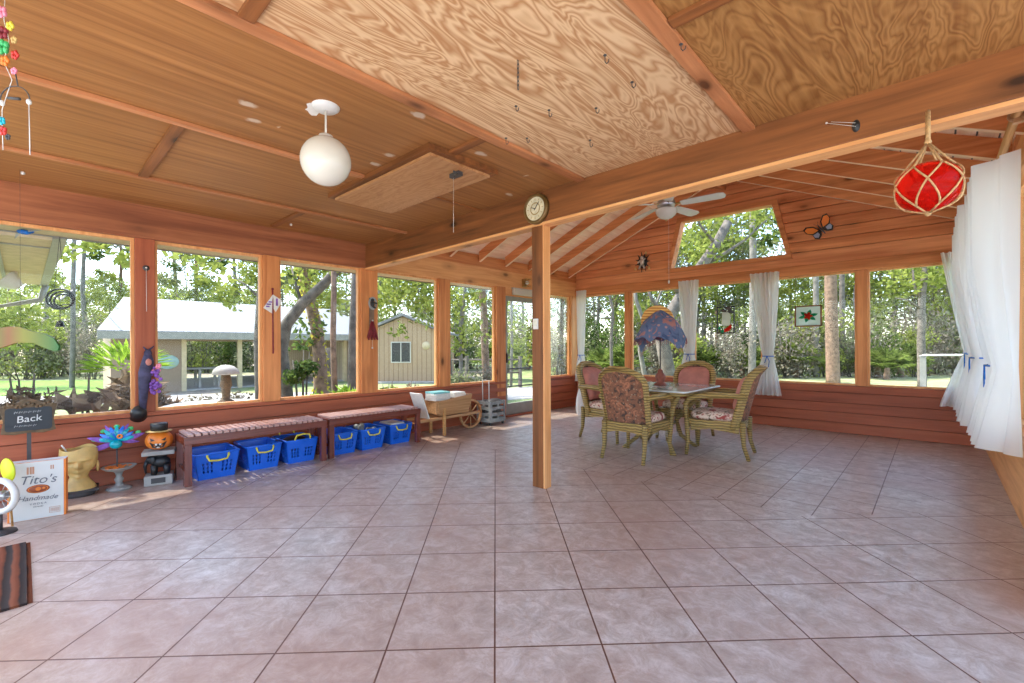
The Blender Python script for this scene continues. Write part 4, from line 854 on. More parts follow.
# ------------------------------------------------------------------ wheelbarrow with magazines
t = thing('wooden_wheelbarrow', 'small decorative wooden wheelbarrow holding papers below the left windows', 'wheelbarrow', (-5.0, 3.95, 0), 0.0)
b = MB(); x0, x1 = -0.16, 0.16   # tray along Y: handles at -Y, wheel at +Y
b.hexa([(x0+.03, -0.12, 0.27), (x1-.03, -0.12, 0.27), (x1-.03, 0.34, 0.27), (x0+.03, 0.34, 0.27), (x0+.03, -0.12, 0.29), (x1-.03, -0.12, 0.29), (x1-.03, 0.34, 0.29), (x0+.03, 0.34, 0.29)])
for sg in (-1, 1):
    a = sg*0.13; c_ = sg*0.17
    b.hexa([(a, -0.14, 0.27), (a, 0.36, 0.27), (a+sg*.014, 0.36, 0.27), (a+sg*.014, -0.14, 0.27), (c_, -0.2, 0.47), (c_, 0.40, 0.53), (c_+sg*.014, 0.40, 0.53), (c_+sg*.014, -0.2, 0.47)])
b.hexa([(-.13, 0.34, 0.27), (.13, 0.34, 0.27), (.13, 0.355, 0.27), (-.13, 0.355, 0.27), (-.17, 0.385, 0.53), (.17, 0.385, 0.53), (.17, 0.40, 0.53), (-.17, 0.40, 0.53)])
b.hexa([(-.13, -0.14, 0.27), (.13, -0.14, 0.27), (.13, -0.125, 0.27), (-.13, -0.125, 0.27), (-.17, -0.2, 0.47), (.17, -0.2, 0.47), (.17, -0.185, 0.47), (-.17, -0.185, 0.47)])
b.build('tray', 'tan', t, 0.002)
for sg in (-1, 1):
    b = MB(); b.hexa([(sg*0.14-.014, -0.5, 0.21), (sg*0.14+.014, -0.5, 0.21), (sg*0.09+.014, 0.62, 0.22), (sg*0.09-.014, 0.62, 0.22), (sg*0.14-.014, -0.5, 0.25), (sg*0.14+.014, -0.5, 0.25), (sg*0.09+.014, 0.62, 0.26), (sg*0.09-.014, 0.62, 0.26)]); b.build('handle', 'tan', t, 0.003)
    b = MB(); b.box((sg*0.15-.014, -0.10, 0), (sg*0.15+.014, -0.06, 0.44)); b.build('leg', 'rawwood', t, 0.002)
b = MB(); wc = (0, 0.53, 0.215)
MX = Matrix.Rotation(PI/2, 4, 'Y')
b.lathe([(0.185, -0.018), (0.212, -0.018), (0.212, 0.018), (0.185, 0.018), (0.185, -0.018)], wc, 32, mat=MX, sm=False)
b.lathe([(0, -0.03), (0.03, -0.03), (0.03, 0.03), (0, 0.03)], wc, 16, mat=MX)
for k in range(8):
    a = k*PI/4; b.tube([Vector(wc)+Vector((0, 0.025*cos(a), 0.025*sin(a))), Vector(wc)+Vector((0, 0.19*cos(a), 0.19*sin(a)))], 0.009, 6)
b.build('wheel', 'tan', t)
b = MB(); b.tube([(-0.11, 0.53, 0.215), (0.11, 0.53, 0.215)], 0.009, 8); b.build('axle', 'dark', t)
b = MB(); b.box((-0.12, -0.5, 0.10), (0.12, -0.46, 0.2)); b.build('rest_block', 'cedarX', t)
for k in range(5):
    b = MB(); b.box((-0.11, -0.13, 0), (0.11, 0.13, 0.022)); m_ = 'tealpaper' if k == 4 else 'paper'
    o = b.build('magazine', m_, None, 0.002, loc=(-4.99+random.uniform(-.01, .01), 3.87, 0.47+0.0235*k)); o.rotation_euler = (0, 0, random.uniform(-.15, .15))
    tag(o, 'teal covered magazine on top of the pile in the wheelbarrow' if k == 4 else 'pale magazine in the stacked pile in the wheelbarrow', 'magazine', None if k == 4 else 'pale magazines piled in the wheelbarrow')
b = MB(); b.box((-0.12, -0.12, 0), (0.12, 0.12, 0.15)); tag(b.build('paper_bundle', 'tan', None, 0.004, loc=(-4.99, 3.87, 0.295)), 'brown bundle under the magazine pile inside the wheelbarrow', 'bundle')
b = MB(); b.box((-0.11, -0.1, 0), (0.11, 0.12, 0.05)); b.box((-0.10, -0.09, 0.05), (0.1, 0.11, 0.07)); tag(b.build('book', 'paper', None, 0.003, loc=(-4.99, 4.17, 0.49)), 'thick pale book lying at the wheel end of the wheelbarrow', 'book')
b = MB(); b.box((-0.13, -0.008, 0), (0.13, 0.008, 0.36), 0, Matrix.Rotation(0.35, 4, 'X')); o = tag(b.build('leaning_board', 'paper', None, 0.002, loc=(-4.97, 3.62, 0.253)), 'pale printed board leaning against the handle end of the wheelbarrow', 'board')
# ------------------------------------------------------------------ grey crate cart
t = thing('rolling_crate_cart', 'grey folding crate cart with a tall white handle beside the door', 'cart', (-5.05, 4.95, 0), 0.05); t.scale = (0.88, 0.88, 0.95)
b = MB(); 
for sg in (-1, 1):
    for z in (0.06, 0.15, 0.24, 0.33):
        b.box((sg*0.16-0.006, -0.19, z), (sg*0.16+0.006, 0.19, z+0.05)); b.box((-0.16, sg*0.19-0.006, z), (0.16, sg*0.19+0.006, z+0.05))
    for q in (-1, 0, 1):
        b.box((sg*0.163-0.006, q*0.17-0.02, 0.05), (sg*0.163+0.006, q*0.17+0.02, 0.385)); b.box((q*0.14-0.02, sg*0.193-0.006, 0.05), (q*0.14+0.02, sg*0.193+0.006, 0.385))
b.box((-0.16, -0.19, 0.045), (0.16, 0.19, 0.06)); b.build('crate', 'grey', t, 0.002)
b = MB()
for sg in (-1, 1): b.box((sg*0.172-0.004, -0.05, 0.2), (sg*0.172+0.004, 0.03, 0.25)); b.box((-0.05, sg*0.20-0.004, 0.2), (0.05, sg*0.20+0.004, 0.25))
b.build('latch', 'black', t)
b = MB(); b.tube([(-0.05, -0.16, 0.36), (-0.05, -0.16, 0.72), (0.10, -0.16, 0.72), (0.10, -0.16, 0.36)], 0.009, 8); b.build('handle', 'white', t)
for (x, y) in ((-.13, -.16), (.13, -.16), (-.13, .16), (.13, .16)):
    b = MB(); b.lathe([(0, -0.012), (0.024, -0.012), (0.024, 0.012), (0, 0.012)], (x, y, 0.024), 16, mat=MX); b.build('wheel', 'black', t)
b = MB(); b.ball((0, 0, 0), 0.1, 16, sc=(1.2, 1.5, 0.6)); tag(b.build('dark_cloth', 'dark', None, loc=(-5.05, 5.02, 0.33)), 'dark cloth stuffed in the top of the grey cart', 'cloth')
b = MB(); b.lathe([(0, 0), (0.06, 0.0), (0.07, 0.02), (0.055, 0.09), (0.02, 0.12), (0.02, 0.16), (0, 0.17)], n=18)
t = thing('red_lantern', 'small red lantern on the floor near the screen door sill', 'lantern', (-5.02, 6.28, 0)); b.build('body', 'red', t)
b = MB(); b.tube([(-.05, 0, .09), (-.04, 0, .2), (.04, 0, .2), (.05, 0, .09)], 0.003, 5); b.build('handle', 'dark', t)
# ------------------------------------------------------------------ knick-knacks at the near left
# printed carton
bp0 = Vector((-4.644, -0.075, 0)); bp1 = Vector((-4.599, 0.19, 0)); wv = 0.29
ang = math.atan2(bp1.y-bp0.y, bp1.x-bp0.x)
t = thing('printed_carton', 'white and orange printed carton standing on the floor at the far left', 'box', (bp0.x, bp0.y, 0), ang)
b = MB(); b.box((0, 0.001, 0), (wv, 0.085, 0.405)); b.build('carton', 'orange', t, 0.003)
b = MB(); b.box((0.012, -0.002, 0.003), (wv-0.012, 0.001, 0.402)); b.box((0, 0, 0.405), (wv, 0.085, 0.4065)); b.build('printed_face', 'white', t)
MT['graphite'] = plain('grey_print', (0.16, 0.16, 0.18), 0.7); MT['copper'] = plain('copper_print', (0.35, 0.08, 0.03), 0.5); MT['rust'] = plain('rust_print', (0.5, 0.25, 0.15), 0.6)
text("Tito's", 'lettering', 'graphite', (0.148, -0.0035, 0.275), (PI/2, 0.04, 0), 0.082, t, 0.25)
text("Handmade", 'lettering', 'graphite', (0.148, -0.0035, 0.148), (PI/2, 0.06, 0), 0.046, t, 0.3)
text("V O D K A", 'lettering', 'graphite', (0.15, -0.0035, 0.108), (PI/2, 0, 0), 0.018, t)
text("DISTILLED", 'lettering', 'graphite', (0.15, -0.0035, 0.088), (PI/2, 0, 0), 0.011, t)
b = MB(); b.lathe([(0, 0.0035), (0.058, 0.0035), (0.058, 0.002)], (0.15, 0, 0.212), 30, sx=1, sy=0.5, mat=R90); e = b.build('emblem', 'copper', t)
b = MB(); b.lathe([(0.046, 0.0045), (0.05, 0.0045)], (0.15, 0, 0.212), 30, sx=1, sy=0.5, mat=R90); b.lathe([(0, 0.0045), (0.014, 0.0045)], (0.15, 0, 0.212), 12, mat=R90); b.lathe([(0, 0.0045), (0.008, 0.0045)], (0.178, 0, 0.214), 12, mat=R90); b.build('emblem_ring', 'orange', e)
b = MB()
for (x, z) in ((0.10, 0.345), (0.115, 0.345), (0.127, 0.345)): b.box((x-0.006, -0.0035, z-0.025), (x+0.004, -0.002, z+0.025))
for (x, z) in ((0.215, 0.355), (0.226, 0.355)): b.box((x-0.004, -0.0035, z-0.014), (x+0.003, -0.002, z+0.014))
b.box((0.205, -0.0035, 0.03), (0.26, -0.0025, 0.032)); b.box((0.205, -0.0035, 0.07), (0.26, -0.0025, 0.072)); b.box((0.205, -0.0035, 0.03), (0.207, -0.0025, 0.072)); b.box((0.258, -0.0035, 0.03), (0.26, -0.0025, 0.072))
for k in range(9): b.box((0.212+k*0.005, -0.0035, 0.038), (0.2135+k*0.005+0.001*(k % 2), -0.0025, 0.064))
b.build('printed_mark', 'rust', t)
# yellow tag and round white fan at frame edge
t = thing('yellow_paddle', 'lime yellow oval paddle leaning beside the printed carton', 'paddle', onD(8, 470, 3.05))
b = MB(); b.lathe([(0, 0.006), (0.044, 0.006), (0.046, 0), (0.044, -0.006), (0, -0.006)], (0, 0, 0), 24, sx=1, sy=1.75, mat=Matrix.Rotation(YAW, 4, 'Z') @ Matrix.Rotation(-0.2, 4, 'Y') @ R90); b.build('blade', 'lime', t)
b = MB(); zz = t.location.z; b.tube([(0, 0, -0.07), (0.01, 0.02, -zz+0.004)], 0.007, 6); b.build('handle', 'rawwood', t)
fc_ = onD(0, 496, 2.95)
t = thing('round_fan', 'white round floor fan cut by the left edge of the photo', 'fan', (fc_.x, fc_.y, 0)); m = Matrix.Rotation(YAW, 4, 'Z') @ R90; z0 = fc_.z
b = MB(); b.tube([Vector((0, 0, z0))+(m @ Vector((0.10*cos(a), 0.10*sin(a), 0))) for a in [2*PI*k/28 for k in range(28)]], 0.02, 8, closed=True); b.build('rim', 'white', t)
b = MB()
for k in range(12): a = 2*PI*k/12; b.tube([Vector((0, 0, z0)), Vector((0, 0, z0))+(m @ Vector((0.1*cos(a), 0.1*sin(a), 0.01)))], 0.002, 4)
b.lathe([(0, 0.02), (0.03, 0.018), (0.03, -0.03), (0, -0.03)], (0, 0, z0), 18, mat=m); b.build('grille', 'steel', t)
b = MB(); b.tube([(0, 0, z0-0.11), (0, 0, 0.02)], 0.012, 8); b.lathe([(0, 0), (0.08, 0), (0.075, 0.015), (0, 0.025)], n=20); b.build('stand', 'dark', t)
# rug
r0, r1, r2, r3 = (-4.09, 0.0), (-3.11, 0.0), (-3.11, -0.75), (-4.09, -0.75)
b = MB(); b.box((-4.09, -0.75, 0), (-3.11, 0.012, 0.012))
for k in range(60): x = -4.08+k*0.0162; b.box((x, 0.01, 0.001), (x+0.007, 0.03, 0.007))
o = b.build('striped_rug', wave_mat('striped_rug_weave', srgb(44, 32, 28), srgb(128, 66, 34), 5.5, 'Y', 0.95, dist=1.2, lo=0.3, hi=0.75, bump=0.6), None); tag(o, 'dark brown striped rug on the tiles at the left edge', 'rug')
# chalkboard on a stake
p = onX(29, 418, -5.0)
t = thing('chalkboard_sign', 'carved wooden chalkboard sign on a stake in front of the window', 'sign', (p.x, p.y, 0), PI/2)
z = p.z; w, h = 0.125, 0.085
MT['carved'] = plain('carved_brown', srgb(96, 76, 52), 0.7, var=0.35, vs=25, bump=0.6)
fr = [(-w*1.15, -h*1.25), (-w*0.6, -h*1.4), (0, -h*1.3), (w*0.6, -h*1.4), (w*1.15, -h*1.2), (w*1.05, -h*0.2), (w*1.2, h*1.2), (w*0.75, h*1.2), (w*0.35, h*1.55), (0, h*1.75), (-w*0.35, h*1.55), (-w*0.75, h*1.2), (-w*1.2, h*1.1), (-w*1.05, -h*0.2)]
b = MB(); b.prism([(x, 0.02, z+zz) for x, zz in fr], (0, -0.025, 0))
for k in range(13): b.ball((-w+2*w*k/12, -0.008, z+h*1.15+0.016*sin(k*1.3)), 0.012, 8, mi=0)
b.build('frame', 'carved', t, 0.003)
b = MB()
bp = []
for (cx, cz, a0) in ((w*0.82, h*0.7, 0), (-w*0.82, h*0.7, 90), (-w*0.82, -h*0.85, 180), (w*0.82, -h*0.85, 270)):
    for k in range(4): a = math.radians(a0+30*k); bp.append((cx+0.02*cos(a), -0.006, z+cz+0.02*sin(a)))
b.prism(bp, (0, -0.004, 0)); b.build('board', 'slate', t)
text('Back', 'lettering', 'chalk', (0, -0.0115, z-0.005), (PI/2, -0.06, 0), 0.07, t, 0.1, 0.0006)
b = MB()
for (zz, n_, s0) in ((0.048, 6, 0.014), (-0.055, 5, 0.011)):
    for k in range(n_): x = -0.075+k*0.024; b.tube([(x, -0.0115, z+zz-s0*0.6), (x+0.006, -0.0115, z+zz+s0*0.6), (x+0.012, -0.0115, z+zz-s0*0.3), (x+0.018, -0.0115, z+zz+s0*0.4)], 0.0014, 4)
b.build('chalk_scribble', 'chalk', t)
b = MB(); b.box((-0.012, 0.021, 0.0), (0.012, 0.035, z)); b.build('stake', 'dark', t); b = MB(); b.box((-0.1, -0.04, 0), (0.1, 0.09, 0.012)); b.build('foot', 'dark', t)
# gold face planter
p = onZ(80, 492); p.x += 0.08
t = thing('face_planter', 'gold face shaped planter beside the printed carton', 'planter', (-5.12, 0.31, 0), PI/2-0.1); t.scale = (1.1, 1.1, 1.1)
b = MB(); b.box((-0.11, -0.09, 0.035), (0.11, 0.09, 0.05)); b.lathe([(0.09, 0), (0.1, 0.02), (0.09, 0.035)], n=16); b.build('base', 'dark', t)
def face(u, v):
    a = 2*PI*u-PI/2; z = 0.05+0.30*v
    r = [0.10, 0.085, 0.062, 0.05, 0.062, 0.088, 0.10, 0.105, 0.108, 0.106, 0.104][min(10, int(v*10))]; k = v*10-int(v*10); r2 = [0.10, 0.085, 0.062, 0.05, 0.062, 0.088, 0.10, 0.105, 0.108, 0.106, 0.104, 0.104][min(11, int(v*10)+1)]; r = r*(1-k)+r2*k
    da = (u-0.0)*2*PI; da = min(da, 2*PI-da)     # angle from front (-Y)
    # nose, lips, brows, eye hollows
    g = lambda x, s_: math.exp(-(x/s_)**2)
    r += 0.040*g(da, 0.17)*g(v-0.58, 0.075)+0.022*g(da, 0.3)*g(v-0.445, 0.02)+0.02*g(da, 0.22)*g(v-0.395, 0.018)+0.022*g(da, 0.35)*g(v-0.31, 0.04)
    r -= 0.028*g(da-0.42, 0.22)*g(v-0.655, 0.04)
    r += 0.018*g(da-0.42, 0.3)*g(v-0.73, 0.025)+0.012*g(da-0.42, 0.15)*g(v-0.65, 0.018)
    rim = 0.0 if v < 0.99 else 0.004
    return Vector((r*cos(a), r*sin(a)*0.85, z+(0.012*sin(6*PI*u) if v > 0.99 else 0)))
b = MB(); b.grid(face, 72, 40); b.grid(lambda u, v: Vector((0.098*(1-v)*cos(2*PI*u), 0.083*(1-v)*sin(2*PI*u), 0.33)), 30, 2); b.build('head', 'gold', t)
for sg in (-1, 1):
    b = MB(); b.ball((sg*0.104, 0.0, 0.2), 0.02, 10, sc=(0.5, 0.8, 2.2)); b.build('ear', 'gold', t)
b = MB(); b.tube([(-0.06, 0.0, 0.32), (-0.09, -0.01, 0.385)], 0.005, 6); b.build('stick', 'paper', t)
# bird bath dish with orange chips
p = onZ(119, 489)
t = thing('pedestal_dish', 'small stone pedestal dish of orange chips by the low wall', 'bird bath', (p.x, p.y, 0))
b = MB(); b.lathe([(0, 0), (0.085, 0.0), (0.088, 0.012), (0.06, 0.022), (0.03, 0.035)], n=26); b.build('foot', 'stone', t)
b = MB(); b.lathe([(0.03, 0.035), (0.022, 0.06), (0.033, 0.085), (0.02, 0.11), (0.026, 0.14), (0.04, 0.155)], n=20); b.build('pedestal', 'stone', t)
b = MB(); b.lathe([(0.04, 0.155), (0.09, 0.17), (0.115, 0.19), (0.12, 0.196), (0.108, 0.194), (0.06, 0.178), (0, 0.176)], n=30); b.build('bowl', 'concrete', t)
b = MB()
for k in range(34):
    a = random.uniform(0, 2*PI); r = 0.085*math.sqrt(random.random()); b.box((-0.012, -0.006, 0), (0.012, 0.006, 0.006), 0, Matrix.Translation((r*cos(a), r*sin(a), 0.184+0.006*random.random())) @ Matrix.Rotation(random.uniform(0, 3), 4, 'Z') @ Matrix.Rotation(random.uniform(-.4, .4), 4, 'X'))
tag(b.build('orange_chips', 'orange', None, loc=(p.x, p.y, 0)), 'orange chips lying in the stone pedestal dish', 'chips', kind='stuff')
# peacock solar ornament
p = onX(117, 440, -5.1)
t = thing('peacock_ornament', 'blue and purple metal flower ornament with green tips before the wall', 'ornament', p, PI/2-0.15)
def petal(cx, cz, a, L, w, m, nm, y=-0.01):
    b = MB(); 
    def fn(u, v):
        s_ = sin(PI*min(0.98, max(0.02, v)))**0.7*w*(u-0.5)*2; return Vector((cx+cos(a)*L*v-sin(a)*s_, y-0.02*sin(PI*v)-0.0, cz+sin(a)*L*v+cos(a)*s_))
    b.grid(fn, 6, 12); o = b.build(nm, m, t); md = o.modifiers.new('thick', 'SOLIDIFY'); md.thickness = 0.003
for k in range(9): a = math.radians(10+20*k); petal(0, 0.0, a, 0.125, 0.018, 'cobalt' if k % 2 else 'teal', 'petal', -0.012)
for a_ in (15, 165, 200): petal(0, -0.01, math.radians(a_), 0.19, 0.022, 'purple', 'petal', 0.0)
for a_ in (60, 120, -12): petal(0, 0, math.radians(a_), 0.15, 0.016, 'purple', 'petal', 0.004)
for (x, z_) in ((-0.14, 0.02), (-0.085, 0.085), (0.0, 0.115), (0.09, 0.09), (0.14, 0.05)):
    b = MB(); b.tube([(0, 0.004, 0), (x*0.85, 0.004, z_*0.85)], 0.003, 5); b.ball((x, -0.005, z_), 0.021, 14, sc=(1, 0.5, 0.8)); b.build('tip', 'green', t)
b = MB(); b.ball((-0.005, -0.04, -0.03), 0.043, 18, sc=(1, 0.7, 0.85)); b.build('glass_ball', 'teal', t)
b = MB()
for k in range(10): a = 2*PI*k/10; b.ball((0.02+0.014*cos(a), -0.045, 0.035+0.014*sin(a)), 0.008, 8)
b.build('flower_center', 'pumpkin', t); b = MB(); b.tube([(0, 0, 0), (0, 0.0, -p.z)], 0.006, 8); b.lathe([(0, 0), (0.05, 0), (0.05, 0.008), (0, 0.01)], (0, 0, -p.z), 16); b.build('stake', 'dark', t)
# stool-like statue carrying the pumpkin
p = onZ(157, 484); p.x -= 0.02
t = thing('elephant_pedestal', 'dark elephant figure between pale stone slabs below the pumpkin', 'pedestal', (p.x, p.y+0.02, 0), PI/2-0.25)
b = MB(); b.box((-0.10, -0.08, 0), (0.10, 0.08, 0.085)); b.build('base_block', 'concrete', t, 0.006)
b = MB(); b.box((-0.05, -0.083, 0.02), (0.05, -0.08, 0.065)); b.build('name_plate', 'dark', t)
b = MB(); b.ball((0.01, 0, 0.19), 0.062, 18, sc=(1.15, 0.8, 0.85))
for (x, y) in ((-0.035, -0.03), (0.055, -0.03), (-0.035, 0.03), (0.055, 0.03)): b.tube([(x, y, 0.17), (x, y, 0.085)], [0.026, 0.022], 10)
b.ball((-0.055, 0, 0.215), 0.04, 14); b.tube([(-0.08, 0, 0.21), (-0.1, 0, 0.16), (-0.092, 0, 0.10)], [0.02, 0.014, 0.009], 8); b.ball((-0.045, -0.04, 0.215), 0.03, 10, sc=(0.8, 0.25, 1.1)); b.ball((-0.045, 0.04, 0.215), 0.03, 10, sc=(0.8, 0.25, 1.1))
b.ball((0.01, 0, 0.25), 0.045, 12, sc=(1.3, 1, 0.5)); b.build('elephant', 'black', t)
b = MB(); b.box((-0.115, -0.09, 0.262), (0.115, 0.09, 0.298)); b.build('top_slab', 'concrete', t, 0.006)
pz = Vector((p.x, p.y+0.02, 0.298))
t = thing('pumpkin_lantern', 'grinning orange pumpkin in a black hat on the elephant pedestal', 'pumpkin', pz, PI/2-0.25); t.scale = (1.12, 1.12, 1.12)
b = MB()
def pk(u, v):
    a = 2*PI*u; th = PI*v; r = 0.088*(1+0.045*abs(cos(5*a))-0.02)*sin(th)**0.85; return Vector((r*cos(a), r*sin(a), 0.075+0.073*cos(th)*-1))
b.grid(pk, 70, 24); b.build('body', 'pumpkin', t)
def facep(pts, m, nm, y=-0.0905):
    b = MB(); 
    def pr(x, z): return Vector((x, -math.sqrt(max(1e-4, 0.092**2-x*x*1.05))*math.sqrt(max(0.05, 1-((z-0.075)/0.085)**2))-0.004, z))
    b.prism([pr(x, z) for x, z in pts], (0, 0.004, 0)); b.build(nm, m, t)
facep([(-0.05, 0.105), (-0.02, 0.088), (-0.045, 0.08)], 'black', 'eye'); facep([(0.05, 0.105), (0.02, 0.088), (0.045, 0.08)], 'black', 'eye')
facep([(-0.055, 0.075), (-0.03, 0.06), (0.03, 0.06), (0.055, 0.075), (0.035, 0.03), (0, 0.02), (-0.035, 0.03)], 'black', 'mouth')
facep([(-0.02, 0.062), (-0.004, 0.062), (-0.006, 0.048), (-0.018, 0.048)], 'white', 'tooth'); facep([(0.006, 0.062), (0.022, 0.062), (0.02, 0.048), (0.008, 0.048)], 'white', 'tooth'); facep([(-0.01, 0.024), (0.01, 0.024), (0.008, 0.036), (-0.008, 0.036)], 'white', 'tooth')
b = MB(); b.lathe([(0.085, 0.146), (0.05, 0.153), (0.048, 0.16)], n=26); b.lathe([(0.078, 0.145), (0.086, 0.148), (0.05, 0.15)], n=26); h_ = b.build('hat_brim', 'gold', t)
b = MB(); b.lathe([(0.0, 0.147), (0.052, 0.15), (0.055, 0.205), (0.05, 0.21), (0, 0.208)], n=24, sx=1.05); b.build('hat', 'black', t)
# wing shaped board hanging in the near left window
p = onX(4, 340, -4.95)
t = thing('painted_wing', 'green and yellow painted wing shape hanging across the near left window', 'ornament', p, YAW)
m_, nt, bb = nodes('rainbow_wing'); tc = N(nt, 'ShaderNodeTexCoord'); sx = N(nt, 'ShaderNodeSeparateXYZ', {0: tc.outputs['Object']})
cc = ramp(nt, M_(nt, 'ADD', M_(nt, 'MULTIPLY', sx.outputs[0], 1.2), 0.5), [(0.1, (0.02, 0.09, 0.02)), (0.42, (0.12, 0.14, 0.015)), (0.55, (0.22, 0.08, 0.02)), (0.68, (0.2, 0.18, 0.015)), (0.98, (0.02, 0.11, 0.015))]); nt.links.new(cc, bb.inputs['Base Color']); bb.inputs['Roughness'].default_value = 0.4
wg = [(-0.35, 0.02), (-0.2, 0.07), (0.05, 0.098), (0.12, 0.095), (0.2, 0.065), (0.3, 0.045), (0.37, 0.01), (0.405, -0.045), (0.40, -0.078), (0.36, -0.082), (0.3, -0.06), (0.22, -0.025), (0.1, -0.02), (-0.02, -0.06), (-0.1, -0.085), (-0.35, -0.09)]
b = MB(); b.prism([(x, -0.008, z) for x, z in wg], (0, 0.016, 0)); b.build('wing', m_, t, 0.003)
for xx, zz in ((-0.2, 0.07), (0.12, 0.09)): b = MB(); b.tube([(xx, 0, zz), (xx, 0.0, ZC-p.z)], 0.0012, 4); b.build('hanging_wire', 'dark', t)
# coloured mobile at the upper left
DM = 1.6; p = onD(6, 40, DM)
t = thing('string_mobile', 'colourful string mobile of paper flowers hanging at the upper left', 'mobile', (p.x, p.y, ZC)); T0 = Vector((p.x, p.y, ZC))
R3 = Vector((_R[0], _R[1], 0)); q = lambda x, y: onD(x, y, DM)-T0
b = MB(); b.tube([(0, 0, 0), q(4, 20), q(9, 40), q(4, 62), q(12, 80), q(2, 110), q(3, 150)], 0.0012, 4); b.build('cord', 'white', t)
for (x, y, m_, r_) in ((2, 12, 'pink', 0.011), (10, 26, 'yellow', 0.009), (3, 33, 'maroon', 0.012), (14, 40, 'gold', 0.007), (3, 47, 'green', 0.014), (15, 55, 'red', 0.009), (5, 61, 'orange', 0.010), (14, 71, 'pink', 0.007), (2, 121, 'teal', 0.008), (3, 131, 'red', 0.009), (8, 137, 'dark', 0.006)):
    b = MB(); c0 = q(x, y)
    for k in range(5): a = 2*PI*k/5+x; b.ball(c0+R3*r_*cos(a)+Vector((0, 0, r_*sin(a))), r_, 8, sc=(1, 0.6, 1))
    b.build('paper_flower', m_, t)
b = MB(); b.tube([q(15+15*cos(PI*k/12), 101-15*sin(PI*k/12)) for k in range(13)], 0.002, 5); b.tube([q(8, 98), q(20, 99)], 0.005, 6); b.tube([q(15, 71), q(18, 86)], 0.002, 4); b.build('hoop', 'dark', t)
for (x, y) in ((2, 103), (29, 102)): b = MB(); b.ball(q(x, y), 0.008, 10, sc=(1, 1, 1.3)); b.build('bead', 'white', t)
b = MB(); b.tube([q(29, 104), q(30, 155)], 0.0015, 4); b.build('white_string', 'white', t)
# decorations on the left wall posts
p = onX(147, 375, XL+0.0)
t = thing('hanging_doll', 'dark cloth doll with purple flowers hung on the nearest window post', 'doll', (XL+0.015, p.y, p.z))
b = MB(); 
b.tube([(0.03, 0.0, 0.20), (0.035, 0.0, 0.13), (0.035, -0.02, 0.02), (0.03, -0.03, -0.1), (0.03, -0.035, -0.3)], [0.02, 0.035, 0.04, 0.03, 0.018], 12, flat=1.3)
b.ball((0.035, 0, 0.20), 0.03, 14, sc=(0.8, 1, 1.2)); b.tube([(0.03, 0, 0.22), (0.03, -0.035, 0.26)], [0.012, 0.003]); b.tube([(0.03, 0, 0.22), (0.03, 0.045, 0.265)], [0.012, 0.003]); b.build('cloth_body', plain('indigo_cloth', (0.05, 0.045, 0.09), 0.8, var=0.5, vs=20), t)
b = MB()
for k in range(34): b.ball((0.045+random.uniform(-.01, .02), 0.055+random.uniform(-.035, .035), -0.03+random.uniform(-.14, .1)), 0.016, 8, sc=(0.8, 1, 1))
b.build('flowers', 'purple', t)
b = MB()
for k in range(8): b.ball((0.05, 0.06+random.uniform(-.03, .03), 0.07+random.uniform(-.04, .04)), 0.014, 8)
b.build('flowers', 'pink', t)
b = MB(); b.ball((0.07, 0.0, 0.12), 0.026, 12, sc=(0.6, 0.9, 1.2)); b.build('face', 'rose', t)
p = onX(139, 412, XL+0.03)
t = thing('hanging_bell', 'black iron bell cup hung low on the nearest window post', 'bell', p)
b = MB(); b.lathe([(0.0, 0.05), (0.02, 0.05), (0.05, 0.03), (0.06, -0.01), (0.065, -0.07), (0.058, -0.07), (0.052, -0.01), (0.0, 0.03)], (0, 0, 0), 24, mat=Matrix.Rotation(0.9, 4, 'Y')); b.build('cup', 'black', t)
b = MB(); b.tube([(0.02, 0, 0.03), (0.0, 0, 0.12), (0, 0, 0.2)], 0.004, 6); b.build('hanger', 'black', t)
p = onX(146, 268, XL)
t = thing('wall_hook', 'round dark hook with pale knob high on the nearest window post', 'hook', p)
b = MB(); b.lathe([(0, 0.012), (0.022, 0.01), (0.026, 0)], n=18, mat=Matrix.Rotation(PI/2, 4, 'Y')); b.build('plate', 'dark', t); b = MB(); b.ball((0.02, 0, 0.0), 0.008, 10); b.tube([(0.01, 0, -0.01), (0.02, 0, -0.4)], 0.002, 4); b.build('knob', 'white', t)
p = onX(272, 303, XL+0.01)
t = thing('pennant_flag', 'small white pennant with dark stripes on the second window post', 'flag', p)
b = MB(); b.prism([(0.02, -0.095, -0.06), (0.025, 0.0, 0.09), (0.02, 0.0, -0.12)], (0.004, 0, 0)); b.prism([(0.025, 0.0, 0.09), (0.02, 0.10, 0.03), (0.02, 0.03, -0.1), (0.02, 0.0, -0.05)], (0.004, 0, 0)); b.build('cloth', 'paper', t)
b = MB(); b.box((0.026, -0.07, -0.05), (0.03, -0.035, -0.035)); b.box((0.026, -0.065, -0.025), (0.03, -0.02, -0.01)); b.box((0.026, -0.045, 0.0), (0.03, -0.01, 0.015)); b.box((0.028, 0.03, -0.03), (0.031, 0.05, 0.05)); b.build('stripe', 'purple', t)
b = MB(); b.tube([(0.02, 0.0, 0.14), (0.03, 0.0, -0.55)], 0.008, 8); b.ball((0.02, 0, 0.15), 0.015, 8); b.build('pole', 'maroon', t)
p = onX(371, 305, XL+0.0)
t = thing('tassel_ornament', 'black figure above a dark red tassel on the corner post', 'ornament', (XL+0.01, p.y, p.z))
b = MB(); b.box((0.0, -0.035, -0.32), (0.012, 0.035, 0.09)); b.build('board', 'bark2', t, 0.01)
b = MB(); b.lathe([(0.038, 0.0), (0.05, 0.006), (0.062, 0.0)], (0.016, 0.01, 0.02), 24, sx=1.35, mat=Matrix.Rotation(PI/2, 4, 'Y')); b.build('ring', 'grey', t)
